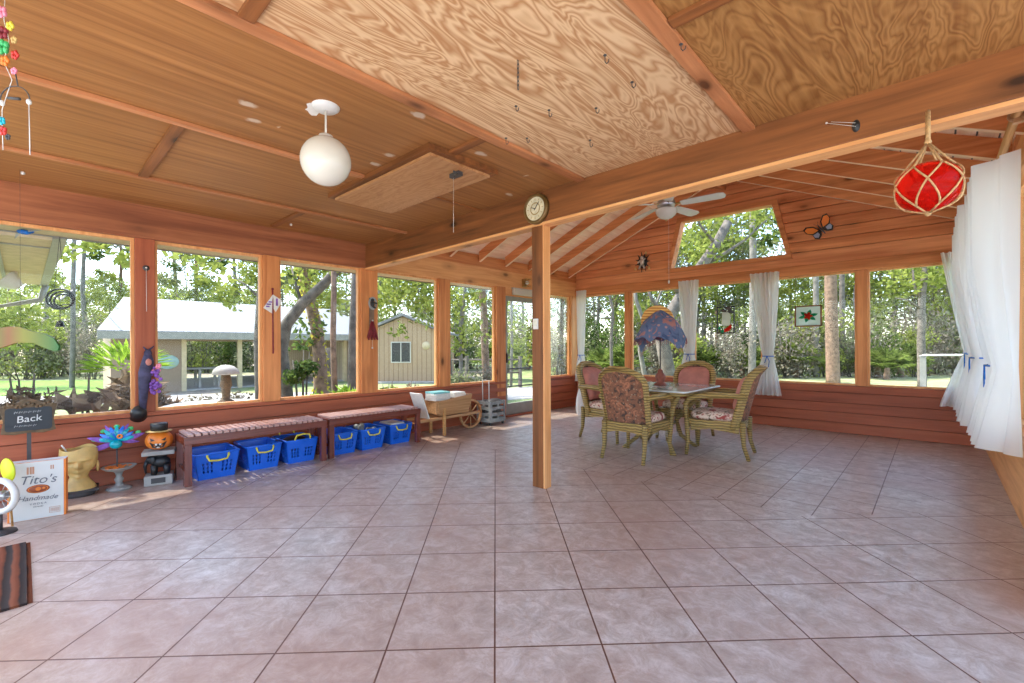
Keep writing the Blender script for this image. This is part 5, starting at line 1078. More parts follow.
b = MB(); b.ball((0.03, 0.0, 0.06), 0.022, 12); b.ball((0.03, 0.0, 0.01), 0.026, 12, sc=(0.8, 1, 1.5)); b.tube([(0.03, 0, 0.03), (0.035, 0.06, 0.02)], 0.011); b.tube([(0.03, 0, -0.02), (0.03, 0.04, -0.04)], 0.012); b.build('figure', 'black', t)
b = MB()
for k in range(24):
    q_ = k/23-0.5; b.tube([(0.02, q_*0.02, -0.2), (0.03+0.01*sin(k), q_*0.1, -0.33), (0.03+0.01*sin(k), q_*0.16, -0.42-0.015*(k % 3))], [0.004, 0.006, 0.005], 5)
b.build('tassel', 'maroon', t)
b = MB(); b.ball((0.03, 0, -0.2), 0.012, 10); b.ball((0.02, 0, -0.55), 0.012, 10, sc=(.5, 1, 1)); b.tube([(0.02, 0, -0.42), (0.02, 0, -0.55)], 0.002, 4); b.build('bead', 'white', t)
# ------------------------------------------------------------------ the yard, neighbouring buildings and woods
GZ = -0.3
b = MB(); b.box((-90, -60, GZ-0.2), (60, 100, GZ)); struct('ground', b, 'ground')
b = MB(); 
lp_ = [onZ(x, y, GZ) for x, y in ((-60, 396), (-40, 381.5), (40, 381), (110, 381), (160, 384), (150, 394.5), (60, 396.5))]
b.prism([(q.x, q.y, GZ+0.001) for q in lp_], (0, 0, 0.02)); struct('lawn', b, 'lawn')
b = MB(); b.prism([(q.x, q.y, GZ+0.001) for q in [onZ(x, y, GZ) for x, y in ((-60, 397), (150, 395.5), (340, 392), (480, 390), (560, 385), (560, 397), (480, 402), (340, 402), (150, 404), (-60, 405))]], (0, 0, 0.012)); struct('path', b, 'concrete')
b = MB(); b.prism([(q.x, q.y, GZ+0.001) for q in [onZ(x, y, GZ) for x, y in ((560, 374), (800, 377), (1000, 379), (1000, 392), (800, 389), (560, 386))]], (0, 0, 0.015)); struct('lawn', b, plain('dry_lawn', (0.30, 0.31, 0.13), 0.95, var=0.35, vs=3))
def leaf_quad(b, c, s_, rnd, el=1.5, mi=0):
    d = Vector((rnd.gauss(0, 1), rnd.gauss(0, 1), rnd.gauss(0, 0.8))).normalized(); e = d.cross(Vector((rnd.gauss(0, 1), rnd.gauss(0, 1), rnd.gauss(0, 1)))).normalized()
    d = d*s_*el*0.5; e = e*s_*0.42; o = len(b.v)
    b.v += [tuple(c-d), tuple(c+e), tuple(c+d), tuple(c-e)]; b.f.append((o, o+1, o+2, o+3)); b.m.append(mi); b.smooth.append(False)
def blob_leaves(b, c, r, n, s_, rnd, flat=0.8, el=1.5):
    c = Vector(c)
    for k in range(n):
        d = Vector((rnd.gauss(0, 1), rnd.gauss(0, 1), rnd.gauss(0, 1)))
        if d.length < 1e-3: continue
        d = d.normalized()*r*(rnd.random()**0.45); d.z *= flat
        leaf_quad(b, c+d, s_*rnd.uniform(0.7, 1.3), rnd, el)
def branchy(seed, h, r0, spread, n_br, leaf_n, leaf_s, blob_r, crown_lo=0.35, lean=0.1):
    rnd = random.Random(seed); tb = MB(); lb = MB(); pts = []
    lx, ly = rnd.uniform(-lean, lean), rnd.uniform(-lean, lean)
    for k in range(9): z = h*0.85*k/8; pts.append(Vector((lx*z+0.08*sin(k*1.3+seed), ly*z+0.08*cos(k*1.7+seed), z)))
    pts[0].z = -0.15
    tb.tube(pts, [r0*(1.15-0.95*k/8) for k in range(9)], 8)
    for i in range(n_br):
        u = crown_lo+(1-crown_lo)*(i+0.5)/n_br; p0 = pts[min(7, int(u*8))].lerp(pts[min(8, int(u*8)+1)], u*8-int(u*8)); a = rnd.uniform(0, 2*PI)
        L = spread*(1.15-0.6*u)*rnd.uniform(0.6, 1.1); up = rnd.uniform(0.2, 0.7)*L
        p1 = p0+Vector((cos(a)*L*0.5, sin(a)*L*0.5, up*0.35)); p2 = p0+Vector((cos(a+.3)*L, sin(a+.3)*L, up))
        rr_ = r0*(1.1-0.9*u)*0.45; tb.tube([p0, p1, p2], [rr_, rr_*0.6, rr_*0.2], 5)
        for q_ in (p1, p2, p2+Vector((rnd.gauss(0, .4), rnd.gauss(0, .4), rnd.gauss(0, .3)))*blob_r):
            blob_leaves(lb, q_, blob_r*rnd.uniform(0.6, 1.1), leaf_n, leaf_s, rnd)
            for j in range(2):
                tb.tube([q_, q_+Vector((rnd.gauss(0, .5), rnd.gauss(0, .5), rnd.gauss(0.2, .4)))*blob_r], [rr_*0.3, 0.006], 4, caps=False)
    return tb, lb
def tree_proto(name, seed, bark, leaf, label, group, **kw):
    t = thing(name, label, 'tree', (0, 0, GZ), 0, group); tb, lb = branchy(seed, **kw)
    tb.build('trunk', bark, t); lb.build('crown', leaf, t); return t
def at(px, d): q = onD(px, 346, d); return (q.x, q.y, GZ)
GB, GL = 'woodland trees beyond the back windows', 'woodland trees beyond the left windows'
LBB, LBL = 'leafy tree standing in the dense woods beyond the back windows', 'leafy tree standing in the woods beyond the house and shed'
protos = [
 tree_proto('woodland_tree', 11, 'bark3', 'leafA', LBB, GB, h=9, r0=0.09, spread=2.6, n_br=13, leaf_n=85, leaf_s=0.14, blob_r=0.95, crown_lo=0.22),
 tree_proto('woodland_tree', 12, 'bark3', 'leafB', LBB, GB, h=10, r0=0.08, spread=2.2, n_br=12, leaf_n=70, leaf_s=0.13, blob_r=0.9, crown_lo=0.3),
 tree_proto('woodland_tree', 13, 'bark3', 'leafA', LBB, GB, h=8, r0=0.075, spread=2.4, n_br=13, leaf_n=75, leaf_s=0.14, blob_r=0.85, crown_lo=0.18),
 tree_proto('woodland_tree', 14, 'bark3', 'leafC', LBB, GB, h=10, r0=0.07, spread=2.4, n_br=12, leaf_n=70, leaf_s=0.11, blob_r=0.9, crown_lo=0.25),
 tree_proto('woodland_tree', 15, 'bark3', 'leafB', LBB, GB, h=11, r0=0.09, spread=2.8, n_br=14, leaf_n=65, leaf_s=0.13, blob_r=1.0, crown_lo=0.25)]
rnd = random.Random(5); pos = []
for i in range(34): pos.append((560+i*13.5+rnd.uniform(-6, 6), rnd.uniform(24, 38), LBB, GB))
for i in range(30): pos.append((-25+i*18+rnd.uniform(-7, 7), rnd.uniform(30, 44) if i < 21 else rnd.uniform(25, 38), LBL, GL))
for i, (px, d, lb_, g_) in enumerate(pos):
    pr = protos[i % 5] if px > 440 or i % 5 < 3 else protos[(i*2) % 3]
    s_ = rnd.uniform(0.85, 1.2)
    if i < 5: pr = protos[i]; pr.location = at(px, d); pr.rotation_euler = (0, 0, rnd.uniform(0, 6)); pr.scale = (s_, s_, s_)
    else: dup(pr, at(px, d), rnd.uniform(0, 6), lb_, g_, (s_, s_, s_))
# pines: bare slender trunks with a high tuft
def pine_proto(seed, bark, label, group):
    rnd_ = random.Random(seed); t = thing('pine_tree', label, 'tree', (0, 0, GZ), 0, group); tb = MB(); lb = MB()
    pts = [Vector((0.1*sin(k+seed), 0.1*cos(k*1.2), 15*k/8-0.1)) for k in range(9)]; tb.tube(pts, [0.17-0.014*k for k in range(9)], 8)
    for k in range(14):
        z = rnd_.uniform(7.5, 14.5); a = rnd_.uniform(0, 6.3); L = rnd_.uniform(0.8, 2.0); p0 = Vector((0, 0, z)); p1 = p0+Vector((L*cos(a), L*sin(a), rnd_.uniform(0, .5))); tb.tube([p0, p1], [0.035, 0.01], 4); blob_leaves(lb, p1, 0.6, 60, 0.16, rnd_, 0.6, 2.6)
    tb.build('trunk', bark, t); lb.build('crown', 'leafD', t); return t
GP = 'slender pine trees in the woods'; LP_ = 'slender bare trunked pine rising out of the woods'
pp0 = pine_proto(3, 'bark2', LP_, GP); pp1 = pine_proto(4, 'bark3', LP_, GP)
pl_ = [(12, 34), (48, 30), (85, 33), (120, 36), (175, 35), (196, 32), (235, 37), (300, 34), (395, 36), (425, 32), (505, 27), (522, 33), (548, 29), (562, 34), (598, 31), (615, 28), (703, 30), (716, 33), (738, 34), (752, 29), (790, 36), (872, 33), (893, 30), (935, 32), (950, 28), (1010, 30)]
for i, (px, d) in enumerate(pl_):
    s_ = rnd.uniform(0.8, 1.05)
    if i == 0: pp0.location = at(px, d)
    elif i == 1: pp1.location = at(px, d)
    else: dup(pp0 if i % 2 else pp1, at(px, d), rnd.uniform(0, 6), None, None, (s_, s_, s_))
# brush belt
def bush_mesh(seed, n, s_, r, h, el=1.5, nb=9):
    rnd_ = random.Random(seed); lb = MB(); tb = MB()
    for k in range(nb):
        a = rnd_.uniform(0, 6.3); q_ = Vector((r*0.65*cos(a)*rnd_.random(), r*0.65*sin(a)*rnd_.random(), h*rnd_.uniform(0.2, 0.8))); blob_leaves(lb, q_, r*0.55, n//nb, s_, rnd_, 0.8, el)
        tb.tube([(0.1*cos(a), 0.1*sin(a), -0.1), q_*0.6+Vector((0, 0, 0.1)), q_+Vector((0, 0, 0.25*h))], [0.03, 0.02, 0.008], 4)
    return tb, lb
bp_ = []
def bush_proto(name, cat, seed, mat_, label, group, **kw):
    t = thing(name, label, cat, (0, 0, GZ), 0, group); tb, lb = bush_mesh(seed, **kw); tb.build('stem', 'bark', t); lb.build('foliage', mat_, t); return t
GU, GUL = 'brush bushes at the edge of the back woods', 'brush bushes at the edge of the left woods'
LU, LUL = 'wild bush in the thick brush along the back lawn', 'wild bush in the brush beyond the lawn and house'
ub = [bush_proto('wild_bush', 'bush', 21, 'leafC', LU, GU, n=1300, s_=0.10, r=1.7, h=2.2), bush_proto('wild_bush', 'bush', 22, 'leafA', LU, GU, n=1200, s_=0.12, r=1.5, h=2.6),
      bush_proto('wild_bush', 'bush', 23, 'leafB', LU, GU, n=1300, s_=0.11, r=1.8, h=2.4), bush_proto('wild_bush', 'bush', 24, 'leafD', LU, GU, n=1300, s_=0.13, r=1.5, h=2.0)]
bpos = [(555+i*11.5+rnd.uniform(-4, 4), rnd.uniform(20.5, 26), LU, GU) for i in range(42)]+[(-30+i*14+rnd.uniform(-5, 5), rnd.uniform(21, 27) if i < 11 else rnd.uniform(26, 31), LUL, GUL) for i in range(42)]
for i, (px, d, l_, g_) in enumerate(bpos):
    s_ = rnd.uniform(0.7, 1.15); sc_b = (s_, s_, s_*rnd.uniform(0.9, 1.7))
    if i < 4: o = ub[i]; o.location = at(px, d); o.scale = sc_b
    else: dup(ub[(i*7) % 4 if i % 3 else 0], at(px, d), rnd.uniform(0, 6), l_, g_, sc_b)
# palmettos
def fronds(b, c, n, L, w_, rnd_, up=0.5, fan=True):
    for k in range(n):
        a = rnd_.uniform(0, 2*PI); el = rnd_.uniform(0.15, 1.3)*up*1.6; d = Vector((cos(a)*cos(el), sin(a)*cos(el), sin(el))); q_ = Vector(c)+d*L*0.45; side = d.cross(Vector((0, 0, 1))).normalized()
        m = 9 if fan else 1
        for j in range(m):
            th = (j-(m-1)/2)*0.26; dd = (d*cos(th)+side*sin(th)).normalized(); e = dd.cross(d.cross(side)).normalized()*w_; tip = q_+dd*L*0.55+Vector((0, 0, -0.08*L*abs(th)-0.06*L)); mid = q_+dd*L*0.3; o = len(b.v)
            b.v += [tuple(q_), tuple(mid+e), tuple(tip), tuple(mid-e)]; b.f.append((o, o+1, o+2, o+3)); b.m.append(0); b.smooth.append(False)
        if fan: b.tube([c, q_], 0.012, 3, caps=False)
t = thing('palmetto', 'fan leaved palmetto clump in the brush beyond the back lawn', 'palmetto', (0, 0, GZ), 0, 'palmettos in the brush'); b = MB(); r9 = random.Random(9); fronds(b, Vector((0, 0, 0.5)), 34, 1.2, 0.045, r9, 0.65); b.build('fronds', 'leafP', t); b = MB(); b.tube([(0, 0, -0.1), (0.05, 0, 0.55)], [0.14, 0.1], 8); b.build('stem', 'bark2', t)
for i, (px, d) in enumerate([(605, 20), (625, 19), (705, 21.5), (742, 22), (752, 21), (795, 21), (878, 20.5), (886, 19.5), (900, 21), (500, 20)]):
    s_ = rnd.uniform(0.85, 1.3)
    if i == 0: t.location = at(px, d)
    else: dup(t, at(px, d), rnd.uniform(0, 6), None, None, (s_, s_, s_))
# individually placed trees
def ptree(name, label, path, d, w0, w1, bark, blobs=(), leaf='leafA', lsz=0.11, dens=55, limbs=(), vine=False):
    pts = [onD(x, y, d) for x, y in path]; base = pts[0].copy(); base.z = GZ-0.1
    t = thing(name, label, 'tree', (base.x, base.y, GZ)); o = Vector((base.x, base.y, GZ)); pts = [base]+pts; n = len(pts); r_ = [(w0+(w1-w0)*k/(n-1))*0.5 for k in range(n)]
    b = MB(); b.tube([p-o for p in pts], r_, 10); b.build('trunk', bark, t)
    for lp2, a0, a1 in limbs:
        b = MB(); q = [onD(x, y, dd)-o for x, y, dd in lp2]; b.tube(q, [(a0+(a1-a0)*k/(len(q)-1))*0.5 for k in range(len(q))], 8); b.build('limb', bark, t)
    if blobs:
        lb = MB(); rn = random.Random(len(label)); 
        for (x, y, r, dd) in blobs: blob_leaves(lb, onD(x, y, dd)-o, r, int(dens*r*r*8), lsz, rn)
        lb.build('crown', leaf, t)
    if vine:
        lb = MB(); rn = random.Random(3)
        for k in range(1, n-1):
            for j in range(8): blob_leaves(lb, pts[k].lerp(pts[k+1], j/8)-o, 0.2, 18, 0.07, rn)
        lb.build('vine', leafmat('yellow_vine', (0.4, 0.34, 0.03), (0.6, 0.55, 0.1)), t)
    return t
ptree('oak_tree', 'grey oak trunk close outside at the right edge of the second left window', [(262, 400), (260, 340), (263, 290), (266, 240), (262, 180)], 8.8, 0.26, 0.16, 'bark', [(215, 262, 0.7, 9), (240, 300, 0.35, 9), (190, 250, 0.5, 9.4), (250, 245, 0.4, 9)], dens=34, limbs=[([(262, 262, 8.8), (240, 255, 8.9), (215, 262, 9.0)], 0.07, 0.02), ([(262, 300, 8.8), (246, 285, 8.9), (232, 276, 9)], 0.05, 0.02)])
ptree('oak_tree', 'leaning grey tree with a heavy limb crossing the third left window', [(287, 402), (281, 350), (286, 325), (302, 304), (324, 284), (345, 262), (362, 240)], 9.6, 0.3, 0.16, 'bark', [(300, 280, 0.6, 9.8), (330, 300, 0.5, 10), (340, 250, 0.7, 10), (310, 255, 0.6, 10)], 'leafA', dens=34, limbs=[([(302, 304, 9.6), (296, 285, 9.6), (290, 262, 9.7)], 0.08, 0.03)])
ptree('vine_tree', 'tree trunk wrapped in yellow vine in the third left window', [(321, 400), (320, 360), (317, 330), (310, 300), (303, 270), (300, 240)], 10.5, 0.34, 0.2, 'bark2', [(310, 330, 0.4, 10.3), (300, 345, 0.3, 10.3)], 'leafD', dens=40, vine=True)
ptree('slim_tree', 'slim straight orange brown trunk in the third left window', [(335, 395), (333, 340), (334, 290), (333, 240)], 8.4, 0.12, 0.09, 'bark2')
ptree('dark_tree', 'dark trunk at the right edge of the third left window', [(352, 395), (353, 340), (355, 290), (357, 240)], 9.2, 0.2, 0.15, 'bark', [(350, 262, 0.5, 9.4)], dens=30)
ptree('stump_tree', 'short dark gnarled stump between the vine tree and the slim trunk', [(329, 396), (330, 370), (327, 348)], 11.5, 0.32, 0.26, 'bark')
ptree('shade_tree', 'bright green leafy tree hanging over the shed', [(450, 385), (448, 340), (444, 290), (440, 250)], 14, 0.2, 0.12, 'bark', [(390, 285, 1.0, 13.5), (412, 275, 1.1, 13.5), (432, 290, 1.0, 13.5), (380, 300, 0.5, 13), (425, 312, 0.6, 13.2), (400, 330, 0.35, 13)], 'leafA', 0.12, 40)
ptree('shade_tree', 'leafy tree with bright boughs filling the fifth left window', [(462, 385), (460, 340), (464, 300), (468, 260)], 13, 0.14, 0.08, 'bark3', [(460, 300, 0.8, 12.8), (470, 330, 0.7, 12.8), (458, 345, 0.5, 13), (478, 285, 0.7, 13)], 'leafA', 0.11, 36)
ptree('straight_pine', 'thick brown pine trunk seen through the fifth left window', [(487, 392), (485, 350), (484, 310), (480, 270), (478, 230)], 14, 0.26, 0.2, 'bark2')
ptree('yard_tree', 'bare barked tree beyond the screen door', [(511, 385), (512, 340), (511, 280), (512, 240)], 17, 0.12, 0.1, 'bark3', [(512, 330, 1.0, 17.5), (520, 350, 0.9, 17.5), (508, 305, 0.8, 18)], 'leafA', 0.12, 30)
ptree('live_oak', 'big leaning oak whose limbs spread across the gable window', [(668, 372), (662, 340), (668, 318), (682, 295), (700, 268), (716, 245), (728, 222)], 12.5, 0.42, 0.24, 'bark', [(690, 225, 0.9, 13), (740, 215, 0.9, 13), (705, 250, 0.6, 12.5), (765, 225, 0.8, 13), (680, 250, 0.5, 12), (750, 195, 0.9, 13), (710, 200, 0.8, 13)], 'leafA', 0.12, 26,
      limbs=[([(682, 295, 12.5), (668, 282, 12.4), (655, 268, 12.4), (640, 262, 12.3)], 0.16, 0.05), ([(700, 268, 12.5), (722, 255, 12.6), (745, 240, 12.8), (772, 215, 13)], 0.12, 0.04), ([(668, 318, 12.5), (652, 300, 12.3), (646, 285, 12.3)], 0.14, 0.05), ([(716, 245, 12.5), (700, 225, 12.4), (692, 205, 12.3)], 0.1, 0.03)])
ptree('pale_tree', 'pale curved trunk behind the shawl lamp', [(645, 378), (640, 350), (645, 325), (636, 300), (634, 280)], 13.5, 0.16, 0.1, 'bark3', limbs=[([(640, 350, 13.5), (650, 320, 13.5), (662, 290, 13.5), (670, 270, 13.5)], 0.12, 0.05)])
ptree('grey_tree', 'grey branching tree seen through the first back window', [(612, 380), (611, 340), (613, 310), (607, 285), (602, 270)], 14, 0.12, 0.06, 'bark', limbs=[([(613, 318, 14), (600, 318, 14), (586, 308, 14), (575, 300, 14)], 0.06, 0.02), ([(607, 290, 14), (616, 272, 14)], 0.05, 0.02)])
ptree('tall_pine', 'thick reddish pine trunk standing right of the flower glass panel', [(833, 376), (832, 340), (831, 300), (830, 260), (830, 200), (829, 140)], 18, 0.5, 0.36, 'bark2')
ptree('tall_pine', 'thin grey pine just right of the thick reddish pine', [(843, 372), (842, 320), (842, 260), (841, 190)], 22, 0.26, 0.2, 'bark')
ptree('tall_pine', 'pale thin pine just left of the thick reddish pine', [(816, 372), (816, 320), (816, 260), (817, 190)], 21, 0.28, 0.2, 'bark3')
ptree('oak_tree', 'dark forked tree in the rightmost back window', [(922, 378), (921, 340), (922, 300), (925, 270), (929, 230)], 16, 0.28, 0.16, 'bark', [(925, 265, 1.1, 16), (905, 280, 0.9, 16.3), (940, 275, 0.9, 16)], 'leafA', 0.12, 28, limbs=[([(922, 310, 16), (908, 300, 16), (895, 298, 16)], 0.1, 0.03), ([(922, 300, 16), (914, 285, 16), (912, 262, 16)], 0.12, 0.04)])
ptree('gable_pine', 'straight pine trunk in the right half of the gable window', [(752, 372), (753, 300), (753, 240), (752, 180), (752, 130)], 20, 0.34, 0.24, 'bark3')
ptree('yard_tree', 'tall tree with broad green leaves left of the metal roof', [(72, 384), (73, 340), (73, 290), (74, 250), (76, 200)], 17, 0.18, 0.13, 'bark3', [(64, 252, 0.4, 12), (128, 258, 0.35, 12), (96, 246, 0.3, 12), (110, 240, 0.35, 12), (20, 310, 1.2, 17), (8, 330, 1.2, 17), (52, 285, 0.4, 13)], 'leafA', 0.16, 40, limbs=[([(73, 290, 17), (60, 300, 15), (52, 285, 13)], 0.08, 0.03), ([(73, 250, 17), (95, 240, 14), (128, 250, 12)], 0.08, 0.02)])
for (px, d, lb_) in ((176, 30, 'bright green bush rising just over the left half of the white roof'), (205, 31, 'bright green bush rising over the middle of the white roof'), (232, 32, 'bright green bush rising over the white roof near the grey oak')):
    dup(ub[1], at(px, d), px, lb_, 'bright bushes behind the metal roof', (1.9, 1.9, 2.0))
# nearer garden plants
t = thing('yucca', 'yucca with a bright green top above brown dead leaves near the first post', 'plant', (0, 0, 0)); q = onX(128, 400, -8.2); t.location = (q.x, q.y, GZ); r9 = random.Random(4)
b = MB(); fronds(b, Vector((0, 0, 1.2)), 90, 0.55, 0.022, r9, 0.5, fan=False); fronds(b, Vector((0.25, -0.1, 1.15)), 60, 0.5, 0.022, r9, 0.5, fan=False); b.build('green_leaves', 'leafE', t)
b = MB(); blob_leaves(b, (0, 0.1, 0.75), 0.36, 500, 0.07, r9, 1.2, 3.4); blob_leaves(b, (0.1, 0.25, 0.45), 0.4, 420, 0.08, r9, 0.9, 3.4); b.build('dead_leaves', 'dead', t)
b = MB(); b.tube([(0, 0, -0.1), (0.03, 0, 0.6), (0, 0, 1.2)], [0.12, 0.1, 0.07], 8); b.build('trunk', 'bark2', t)
def small(name, label, cat, px, py, X0, mat_, n, r, h, s_, el, seed, group=None):
    q = onX(px, py, X0); t = thing(name, label, cat, (q.x, q.y, GZ), 0, group); tb, lb = bush_mesh(seed, n, s_, r, h, el, 6); tb.build('stem', 'bark', t); lb.build('leaves', mat_, t); return t
small('dry_plant', 'dry brown leaved plant behind the chalkboard sign', 'plant', 28, 405, -7.2, 'dead', 600, 0.45, 1.3, 0.06, 2.5, 51)
small('dry_plant', 'dry curled brown plant between the sign and the yucca', 'plant', 85, 408, -7.0, 'dead', 260, 0.4, 1.15, 0.12, 2.2, 52)
small('low_shrub', 'low green shrub at the foot of the window left of the round table', 'shrub', 172, 400, -7.4, 'leafB', 700, 0.4, 0.7, 0.05, 1.5, 53)
small('low_shrub', 'orange brown garden shrub just right of the hanging doll', 'shrub', 160, 395, -8.0, 'dead', 260, 0.25, 0.95, 0.07, 1.5, 54)
small('low_shrub', 'pale flowering shrub behind the round white table', 'shrub', 205, 398, -9.2, 'leafC', 900, 0.6, 0.6, 0.05, 1.3, 55)
small('low_shrub', 'pale low shrub right of the mushroom lantern', 'shrub', 248, 398, -9.5, 'leafC', 700, 0.5, 0.6, 0.05, 1.3, 56)
small('grass_tuft', 'tall green grass tuft at the foot of the third left window', 'grass', 320, 392, -7.6, 'leafE', 500, 0.35, 0.7, 0.05, 6.0, 57)
small('grass_tuft', 'tall green grass tuft beside the corner post outside', 'grass', 348, 390, -7.8, 'leafE', 500, 0.35, 0.8, 0.05, 6.0, 58)
small('fern_clump', 'dark fern clump hanging by the leaning tree', 'plant', 302, 372, -9.5, 'leafD', 600, 0.4, 1.4, 0.06, 2.0, 59)
small('low_shrub', 'small leafy shrub at the left foot of the shed window view', 'shrub', 388, 384, -8.2, 'leafA', 260, 0.3, 0.8, 0.07, 1.8, 60)
small('low_shrub', 'brown seed headed shrub in front of the shed', 'shrub', 410, 386, -9.5, 'dead', 300, 0.3, 0.75, 0.06, 1.8, 61)
small('low_shrub', 'tangled green shrub at the foot of the fifth left window', 'shrub', 463, 380, -9.0, 'leafB', 900, 0.6, 1.1, 0.06, 1.6, 62)
small('low_shrub', 'tangled brush just right of the thick brown pine', 'shrub', 490, 380, -9.0, 'leafC', 800, 0.6, 1.0, 0.06, 1.6, 63)
o = dup(protos[0], (-11.2, -2.4, GZ), 1.0, 'added unseen leafy oak outside blocking sun from the nearest left window', 'added sun blocking oak by the near window', (1.15, 1.15, 1.1)); o.location = (-9.8, -3.1, GZ); o.name = 'sun_block_oak'  # out-of-view oak added to keep a sun patch off the floor
# neighbouring house with the white metal roof
XE, XW, XRI = -18.5, -18.9, -22.8
yv = lambda px, X0: onX(px, 346, X0).y
Y0h, Y1h = yv(97, XE), yv(393, XE)
t = thing('house', 'tan house with a white ribbed metal roof across the yard', 'house', (XW, Y0h, GZ)); O = Vector((XW, Y0h, GZ))
def hb(x0, y0, z0, x1, y1, z1): return (Vector((x0, y0, z0))-O, Vector((x1, y1, z1))-O)
ZE = 1.74; ZR = 3.15
b = MB(); Yr0 = onX(120, 298, XRI).y+0.1; Yr1 = Y1h-1.0; XB = XRI-4.3
for d_ in (0.0,):
    b.add([Vector(p)-O for p in ((XE, Y0h, ZE), (XE, Y1h, ZE), (XRI, Yr1, ZR), (XRI, Yr0, ZR), (XB, Yr0+0.2, ZE), (XB, Y1h, ZE), (XE, Y0h, ZE-0.08), (XE, Y1h, ZE-0.08), (XB, Yr0+0.2, ZE-0.08), (XB, Y1h, ZE-0.08))], [(0, 1, 2, 3), (4, 0, 3), (5, 4, 3, 2), (1, 5, 2), (0, 6, 7, 1), (4, 8, 6, 0), (5, 9, 8, 4), (1, 7, 9, 5), (6, 8, 9, 7)])
mr = wave_mat('ribbed_white_roof', (0.12, 0.125, 0.13), (0.22, 0.222, 0.225), 1.6, 'Y', 0.5, bump=0.25, lo=0.02, hi=0.06); b.build('roof', mr, t)
b = MB(); b.box(*hb(XE-0.02, Y0h, ZE-0.26, XE+0.05, Y1h, ZE-0.02)); b.build('fascia', 'gutter', t)
ya, yb_ = yv(184, XW), yv(345, XW)
b = MB(); b.box(*hb(XW, Y0h+0.35, GZ, XW-2.0, ya, ZE-0.1)); b.build('wall', 'tanboard', t)
b = MB(); b.box(*hb(XW, yb_, GZ, XW-7.4, Y1h-0.3, ZE-0.1)); b.build('wall', 'tanboard', t)
b = MB(); b.box(*hb(XW, ya, 1.42, XW-0.15, yb_, ZE-0.1)); b.box(*hb(XW-7.3, ya, 1.5, XW-7.4, yb_, ZE-0.1)); b.build('header_beam', 'tanboard', t)
b = MB(); b.box(*hb(XW, ya, GZ, XW-7.4, yb_, GZ+0.05)); b.build('porch_floor', 'concrete', t)
for px in (184, 240, 345):
    y = yv(px, XW); b = MB(); b.box(*hb(XW+0.02, y-0.07, GZ, XW-0.12, y+0.07, 1.5)); b.build('porch_post', 'soffit', t)
b = MB(); ym = yv(190, XW-7.3); b.box(*hb(XW-7.3, ya, GZ, XW-7.35, ya+1.3, 1.5)); b.build('dark_door', 'dark', t)
q = onX(168, 362, XW+0.03)
b = MB(); b.lathe([(0, 0), (0.22, 0.0), (0.24, -0.02)], q-O, 20, sx=1.0, sy=1.3, mat=Matrix.Rotation(PI/2, 4, 'Y')); b.build('wall_plaque', plain('pale_green_plaque', (0.3, 0.42, 0.38), 0.5), t)
q = onX(199, 373, -19.6); t = thing('porch_table', 'pale slatted table inside the porch of the tan house', 'table', (-19.8, q.y, GZ+0.05)); b = MB(); b.box((-0.35, -0.7, 0.66), (0.35, 0.7, 0.72)); b.build('tabletop', 'concrete', t)
for sx in (-1, 1):
    for sy in (-1, 0, 1): b = MB(); b.box((sx*0.3-.04, sy*0.62-.04, 0), (sx*0.3+.04, sy*0.62+.04, 0.66)); b.build('leg', 'concrete', t)
# shed with gable front
dS = 19.0; q = onD(403, 346, dS); t = thing('shed', 'tan gabled shed with a dark sliding window beyond the corner post', 'shed', (q.x, q.y, GZ), YAW); W = 1.62; hp, he = 1.2+(347-315)/FPX*dS-GZ, 1.2+(347-332)/FPX*dS-GZ
b = MB(); b.prism([(-W, 0, 0), (W, 0, 0), (W, 0, he-0.05), (0, 0, hp-0.08), (-W, 0, he-0.05)], (0, 4, 0)); b.build('wall', wave_mat('shed_board_siding', srgb(140, 114, 86), srgb(178, 150, 118), 1.6, 'X', 0.8, bump=0.2, lo=0.02, hi=0.1), t)
b = MB(); b.prism([(-W-.25, -0.2, he-0.12), (0, -0.2, hp-0.05), (W+.25, -0.2, he-0.12), (W+.25, -0.2, he-0.02), (0, -0.2, hp+0.06), (-W-.25, -0.2, he-0.02)], (0, 4.4, 0)); b.build('roof', 'roofgrey', t)
b = MB(); u = dS/FPX; wx0, wx1 = (391-403)*u, (411-403)*u; wz0, wz1 = 1.2-(363-347)*u-GZ, 1.2+(347-342)*u-GZ
b.box((wx0, -0.03, wz0), (wx1, 0, wz1)); wn_ = b.build('window', 'steel', t); b = MB(); b.box((wx0+.04, -0.035, wz0+.04), ((wx0+wx1)/2-.02, -0.028, wz1-.04)); b.box(((wx0+wx1)/2+.02, -0.035, wz0+.04), (wx1-.04, -0.028, wz1-.04)); b.build('pane', plain('dark_pane', (0.03, 0.035, 0.04), 0.1), wn_)
b = MB(); b.lathe([(0, 0.03), (0.16, 0.025), (0.17, 0)], ((426-403)*u, 0, 1.2+(347-346)*u-GZ), 20, mat=R90); b.build('wall_disc', 'soffit', t)
b = MB(); b.box((-W-.1, -0.5, -0.02), (W+.3, 0.0, 0.06)); b.build('slab', 'concrete', t)
